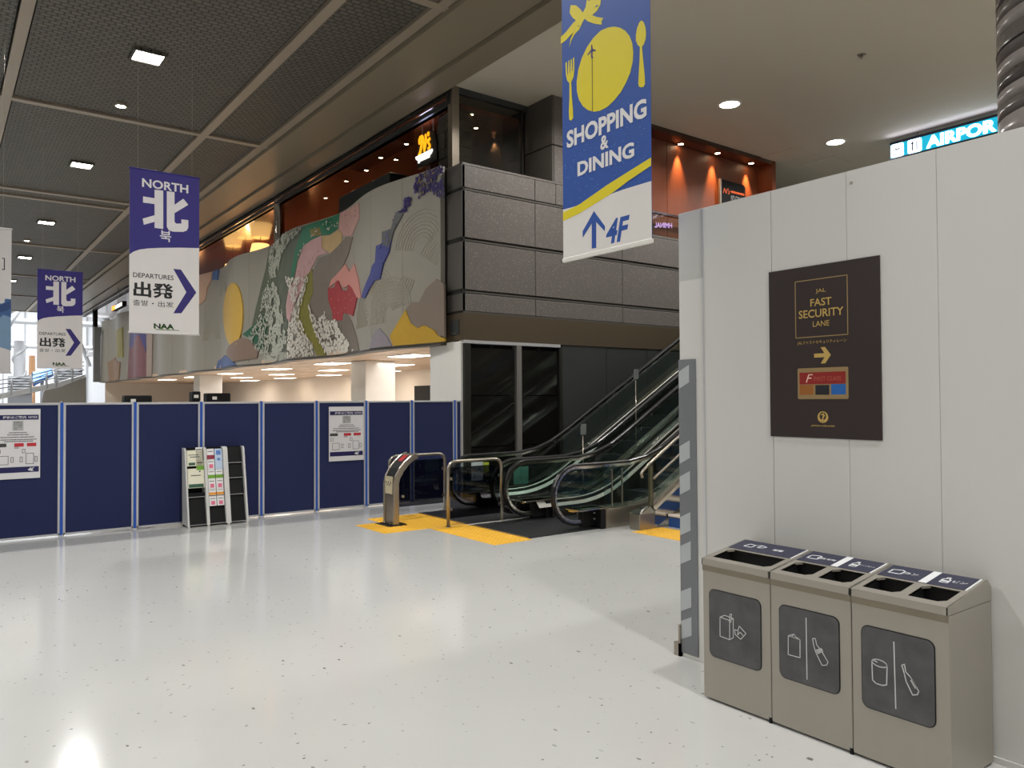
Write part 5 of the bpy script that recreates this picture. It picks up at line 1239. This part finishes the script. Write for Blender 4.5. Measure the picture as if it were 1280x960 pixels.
# yellow script sign
fI = PX(0, 8.2); ns = thing('round_sign', 'round black sign with glowing yellow script and white bar', 'sign', (8.2, 14.0, 6.6))
cx_, cz_ = fI.px(533, 184); rr = .50
I_ = lambda pts: fI.poly([(500 + a / 16, 150 + b / 16) for a, b in pts])
c_ = I_([(430, 250)])[0]; top = I_([(540, 215)])[0]; rt = I_([(735, 420)])[0]; lf = I_([(345, 430)])[0]
cu = (rt[0] + lf[0]) / 2; ru = (rt[0] - lf[0]) / 2; zb_ = I_([(560, 880)])[0][1]
body = [(cu + ru, zb_)] + [(cu + ru * math.cos(math.radians(a)), top[1] - ru + ru * math.sin(math.radians(a))) for a in range(0, 181, 12)] + [(cu - ru, zb_)]
MB().prism(body, fI, -.08, 0).build('sign_body', mat('sign_black', (14, 12, 12), .3), ns)
M_sy = mat('sign_yellow_lit', (250, 190, 40), .4, emit=(250, 168, 24), estr=1.2); M_sw = mat('sign_white_soft', (250, 250, 245), .4, emit=(250, 250, 240), estr=1.3)
for q in ([(385, 495), (380, 400), (405, 328), (448, 300), (468, 306), (462, 336), (428, 348), (412, 395), (410, 490)], [(440, 350), (456, 345), (444, 560), (420, 684), (372, 704), (402, 620), (424, 500)], [(468, 310), (488, 400), (500, 560), (506, 622), (484, 640), (474, 540), (460, 400)], [(508, 290), (534, 276), (540, 400), (526, 520), (512, 590), (510, 470)],
          [(560, 240), (592, 238), (588, 300), (570, 330), (562, 310)], [(572, 380), (606, 345), (612, 396), (592, 410), (584, 440), (614, 486), (614, 546), (590, 590), (566, 600), (562, 560), (588, 536), (588, 504), (556, 462), (556, 410)]):
    MB().prism(I_(q), fI, 0, .02).build('script_stroke', M_sy, ns)
MB().prism(I_([(322, 745), (655, 575), (655, 620), (625, 680), (600, 700), (350, 810), (335, 800)]), fI, 0, .02).build('white_bar', M_sw, ns)
A = I_([(372, 790)])[0]; B = I_([(610, 750)])[0]
MB().prism(I_([(370, 800), (395, 790), (395, 860), (372, 868)]), fI, 0, .018).build('script_stroke', M_sw, ns)
for k in range(5): MB().prism(I_([(410 + 40 * k, 785 - 18 * k), (438 + 40 * k, 772 - 18 * k), (436 + 40 * k, 820 - 18 * k), (410 + 40 * k, 832 - 18 * k)]), fI, 0, .018).build('letter_block', M_sw, ns)
for u in (cu - .25, cu + .2): MB().tube([(8.24, -u, top[1] - .1), (8.24, -u, 7.62)], .012, 6).build('hanger', M_steel, ns)
area('script_glow', (8.18, -cu, top[1] + .06), 1.5, .1, .5, (.6, .65, 1), 170, (math.pi, 0, 0))
# menu board with orange script on the wood wall
fJ = PX(1, 12.2)
J_ = lambda pts: fJ.poly([(800 + a / 7.11, 180 + b / 7.11) for a, b in pts])
mbd = thing('menu_sign', 'black board with orange script and N\'S COURT before the wood wall', 'sign', (16.8, 12.2, 6.3))
q = J_([(722, 310), (920, 365), (935, 385), (938, 640), (722, 640)]); MB().prism(list(reversed(q)), fJ, -.05, 0).build('board', M_black, mbd)
q = J_([(710, 305), (722, 308), (722, 640), (710, 640)]); MB().prism(list(reversed(q)), fJ, -.05, .01).build('board_edge', M_steel, mbd)
M_or = mat('sign_orange', (226, 100, 40), .4, emit=(226, 90, 30), estr=.6)
MB().box(mbd.location.x - .3, mbd.location.x - .2, 12.21, 12.26, 5.48, 6.5).build('stand_leg', M_black, mbd)
A = fJ.px(800 + 737 / 7.11, 180 + 372 / 7.11); B = fJ.px(800 + 800 / 7.11, 180 + 450 / 7.11)
text_mb("N's", fJ, A[0], B[1] + .0, B[0], A[1] - .04, n=.004, shear=.3, bold=.01).build('lettering', M_or, mbd)
A = fJ.px(800 + 808 / 7.11, 180 + 425 / 7.11); B = fJ.px(800 + 925 / 7.11, 180 + 455 / 7.11)
MB().rect(fJ, A[0], B[0], A[1] - .02, A[1] + .03, .002, .005).build('underline', M_or, mbd)
text_mb("N'S COURT", fJ, A[0], A[1] - .22, B[0], A[1] - .08, n=.004, bold=.01).build('lettering', M_icon, mbd)
# sign reflection in the balcony glass, put in as glowing backward letters
f_ = Frame((13.0, 12.04, 5.8), (-1, 0, 0), (0, 0, 1)); 
rg = thing('reflected_lettering', 'small lavender sign reflection on the balcony glass, made as glowing backward letters', 'lettering', (13.0, 12.03, 5.8))
fr_ = Frame((0, 12.03, 0), (1, 0, 0), (0, 0, 1)); M_lav = mat('lavender_reflection', (190, 160, 220), .5, emit=(150, 120, 180), estr=.22)
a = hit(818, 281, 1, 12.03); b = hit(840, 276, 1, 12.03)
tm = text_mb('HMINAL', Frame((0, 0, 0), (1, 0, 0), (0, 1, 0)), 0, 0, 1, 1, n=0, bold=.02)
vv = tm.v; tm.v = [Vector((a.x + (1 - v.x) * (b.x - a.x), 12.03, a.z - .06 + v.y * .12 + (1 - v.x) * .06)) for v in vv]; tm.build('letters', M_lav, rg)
# far exit sign and end of the hall
p = hit(147, 383, 0, 7.7)
ex = thing('exit_sign', 'small far lit sign with orange end hanging over the mural', 'sign', (7.6, p.y, 6.8)); fX = PX(0, 7.6)
a = fX.px(140, 389); b = fX.px(153, 376)
MB().rect(fX, a[0], b[0], a[1], b[1], -.2, 0).build('housing', M_black, ex)
MB().rect(fX, a[0], a[0] + (b[0] - a[0]) * .3, a[1] + .02, b[1] - .02, 0, .01).build('orange_face', mat('sign_amber_lit', (255, 170, 60), .4, emit=(255, 160, 50), estr=2), ex)
MB().rect(fX, a[0] + (b[0] - a[0]) * .33, b[0] - .1, a[1] + .02, b[1] - .05, 0, .01).build('white_face', M_sw, ex)
MB().tube([(7.65, -(a[0] + b[0]) / 2, b[1]), (7.65, -(a[0] + b[0]) / 2, ZC)], .02, 6).build('hanger', M_steel, ex)

# ================================================================ ROUND COLUMN (right)
XO, YO, RO = 7.26, 2.02, .68
co = struct_root('wall_column', (XO, YO, 0))
M_st = [mat('column_stone_light', (150, 142, 138), .25, 0, .06, 20), mat('column_stone_mid', (104, 97, 93), .25, 0, .08, 20), mat('column_stone_dark', (78, 72, 69), .25, 0, .08, 20)]
MB().lathe([(RO - .02, 0), (RO - .02, ZC)], XO, YO, 48).build('column_core', M_dark, co)
z = 0; k = 0
while z < ZC - .05:
    h_ = .115 if k % 9 not in (0, 5) else .23
    MB().lathe([(RO - .02, z + .002), (RO, z + .003), (RO, min(z + h_ - .003, ZC)), (RO - .02, min(z + h_ - .002, ZC))], XO, YO, 48).build('stone_band', M_st[(0, 1, 0, 2, 0, 1, 0, 1, 2)[k % 9]], co); z += h_; k += 1
for z in (4.58, 5.88): MB().lathe([(RO, z), (RO + .004, z + .002), (RO + .004, z + .018), (RO, z + .02)], XO, YO, 48).build('joint_ring', M_dark, co)

# ================================================================ FAR END OF THE HALL
fe = struct_root('wall_back', (8, 84, 0))
M_fw = mat('atrium_white', (208, 210, 214), .6); M_fg = mat('atrium_grey', (150, 152, 156), .6)
MB().box(XW, 20, 90, 90.3, 0, 16).build('end_wall', M_fw, fe)
for i in range(12): MB().box(-2 + i * 1.8, -1.9 + i * 1.8, 89.8, 90, 0, 14).build('wall_mullion', M_fg, fe)
struct(MB().box(XW, 24, 62.2, 96, 13, 13.3).build('ceiling', M_fw))
tr = thing('roof_truss', 'white steel roof trusses and diagonal tubes in the far atrium', 'truss', (6, 70, 8))
for (a, b, r) in (((0, 66, 9.4), (16, 66, 9.4), .28), ((0, 70, 8.0), (16, 70, 8.0), .22), ((2, 66, 6.5), (8, 66, 11.5), .22), ((8, 66, 11.5), (12, 66, 6.0), .22), ((3, 68, 5.0), (6, 68, 10.5), .14), ((9.5, 67, 4.5), (7.5, 67, 10), .14), ((12, 68, 5), (9, 68, 11), .2), ((0, 72, 6.2), (18, 72, 6.2), .18)):
    MB().tube([a, b], r, 8).build('tube', M_fw, tr)
for i, (px, r, c, lb) in enumerate(((24, .34, (190, 192, 196), 'far tall silvery column with spiral band in the atrium'), (40, .2, (196, 150, 110), 'far tan column beside the silvery one'))):
    p = hit(px, 480, 1, 62.6)
    t = thing('atrium_column', lb, 'column', (p.x, 62.6, 0), 'columns in the far atrium')
    MB().lathe([(r, 0), (r, 6.0 - i), (0, 6.0 - i)], p.x, 62.6, 16).build('shaft', mat('far_col%d' % i, c, .3), t)  # silvery shaft first, plain tan shaft second
    if i == 0: MB().tube([(p.x + (r + .05) * math.cos(k * .6), 62.6 + (r + .05) * math.sin(k * .6), .3 + k * .17) for k in range(33)], .09, 6).build('spiral_band', M_fw, t)
# sloping white gallery edge, grey lower wall and railing
gy = 56.0
def gp(px, py): p = hit(px, py, 1, gy); return (p.x, p.z)
ga = thing('gallery', 'far white curved gallery edge with railing across the hall', 'gallery', (4, gy, 2)); fK = PX(1, gy)
MB().prism([gp(-20, 504), gp(0, 499), gp(40, 491), (gp(75, 484)), gp(107, 471), gp(107, 468), gp(75, 477), gp(40, 484), gp(0, 492), gp(-20, 497)], fK, -1.2, 0).build('gallery_edge', mat('gallery_white', (238, 238, 238), .5), ga)
MB().prism([gp(52, 505), gp(108, 505), gp(108, 471), gp(75, 484), gp(56, 488)], fK, -.3, -.05).build('lower_wall', mat('gallery_wall', (176, 170, 160), .6), ga)
for i, (px, r, z) in enumerate(((71, .14, 6),)):
    pass
for px, py in ((14, 489), (38, 484), (58, 480), (70, 478), (90, 471)):
    x, z = gp(px, py); MB().tube([(x, gy - .1, z - .3), (x, gy - .1, z + .75)], .06, 6).build('rail_post', M_fw, ga)
for dz in (.25, .5, .75):
    MB().tube([(gp(px, py)[0], gy - .1, gp(px, py)[1] + dz) for px, py in ((-10, 492), (20, 488), (58, 480), (105, 467))], .03, 6).build('rail', M_fg, ga)
f_ = PX(1, 60.0)
bd = thing('departure_board', 'far glowing blue board leaning under the second NORTH banner', 'board', (f_.px(52, 478)[0], 60, 3))
q = f_.poly([(40, 466), (65, 460), (67, 470), (42, 483)]); MB().prism(list(reversed(q)), f_, -.3, 0).build('screen_frame', mat('board_frame', (60, 90, 140), .5), bd); MB().box(f_.px(53, 478)[0] - .1, f_.px(53, 478)[0] + .1, 60.1, 60.25, 0, 3.4).build('stand', M_fg, bd)
for k in range(3):
    q = f_.poly([(41, 465 + k * 4.6), (64.5, 459.5 + k * 3.4), (64.7, 461.7 + k * 3.4), (41.3, 468 + k * 4.6)]); MB().prism(list(reversed(q)), f_, .0, .05).build('lit_row', mat('board_blue_lit', (150, 200, 255), .5, emit=(140, 190, 250), estr=(1.6)), bd)
# layered shelves / blinds and grey building parts behind the gallery
for i, (x0, x1, y0, y1, n, lb) in enumerate(((68, 103, 461, 477, 5, 'far pale louvred cabinet below the second NORTH banner'), (10, 40, 470, 490, 6, 'far grey louvred front behind the gallery at left'), (58, 104, 500, 504, 1, 'far low white counter top behind the partitions'))):
    f_ = PX(1, 58.5 + i * .5); t = thing('louvred_unit', lb, 'louvred unit', (f_.px((x0 + x1) / 2, y1)[0], 58.5, 2), 'far units behind the gallery')
    A = f_.px(x0, y0); B = f_.px(x1, y1)
    MB().rect(f_, A[0], B[0], 0, A[1], -.3, 0).build('back_board', M_fg, t)
    for k in range(n):
        zz_ = B[1] + (A[1] - B[1]) * (k + .25) / n; MB().rect(f_, A[0], B[0], zz_, zz_ + (A[1] - B[1]) * .45 / n, 0, .12).build('louvre_slat', M_fw, t)
area('atrium_light', (6, 76, 12.8), 7500, 14, 20, (.96, .98, 1.0), 170)
area('atrium_light', (4, 57.5, 7.6), 900, 10, 3, (.96, .98, 1.0), 170)
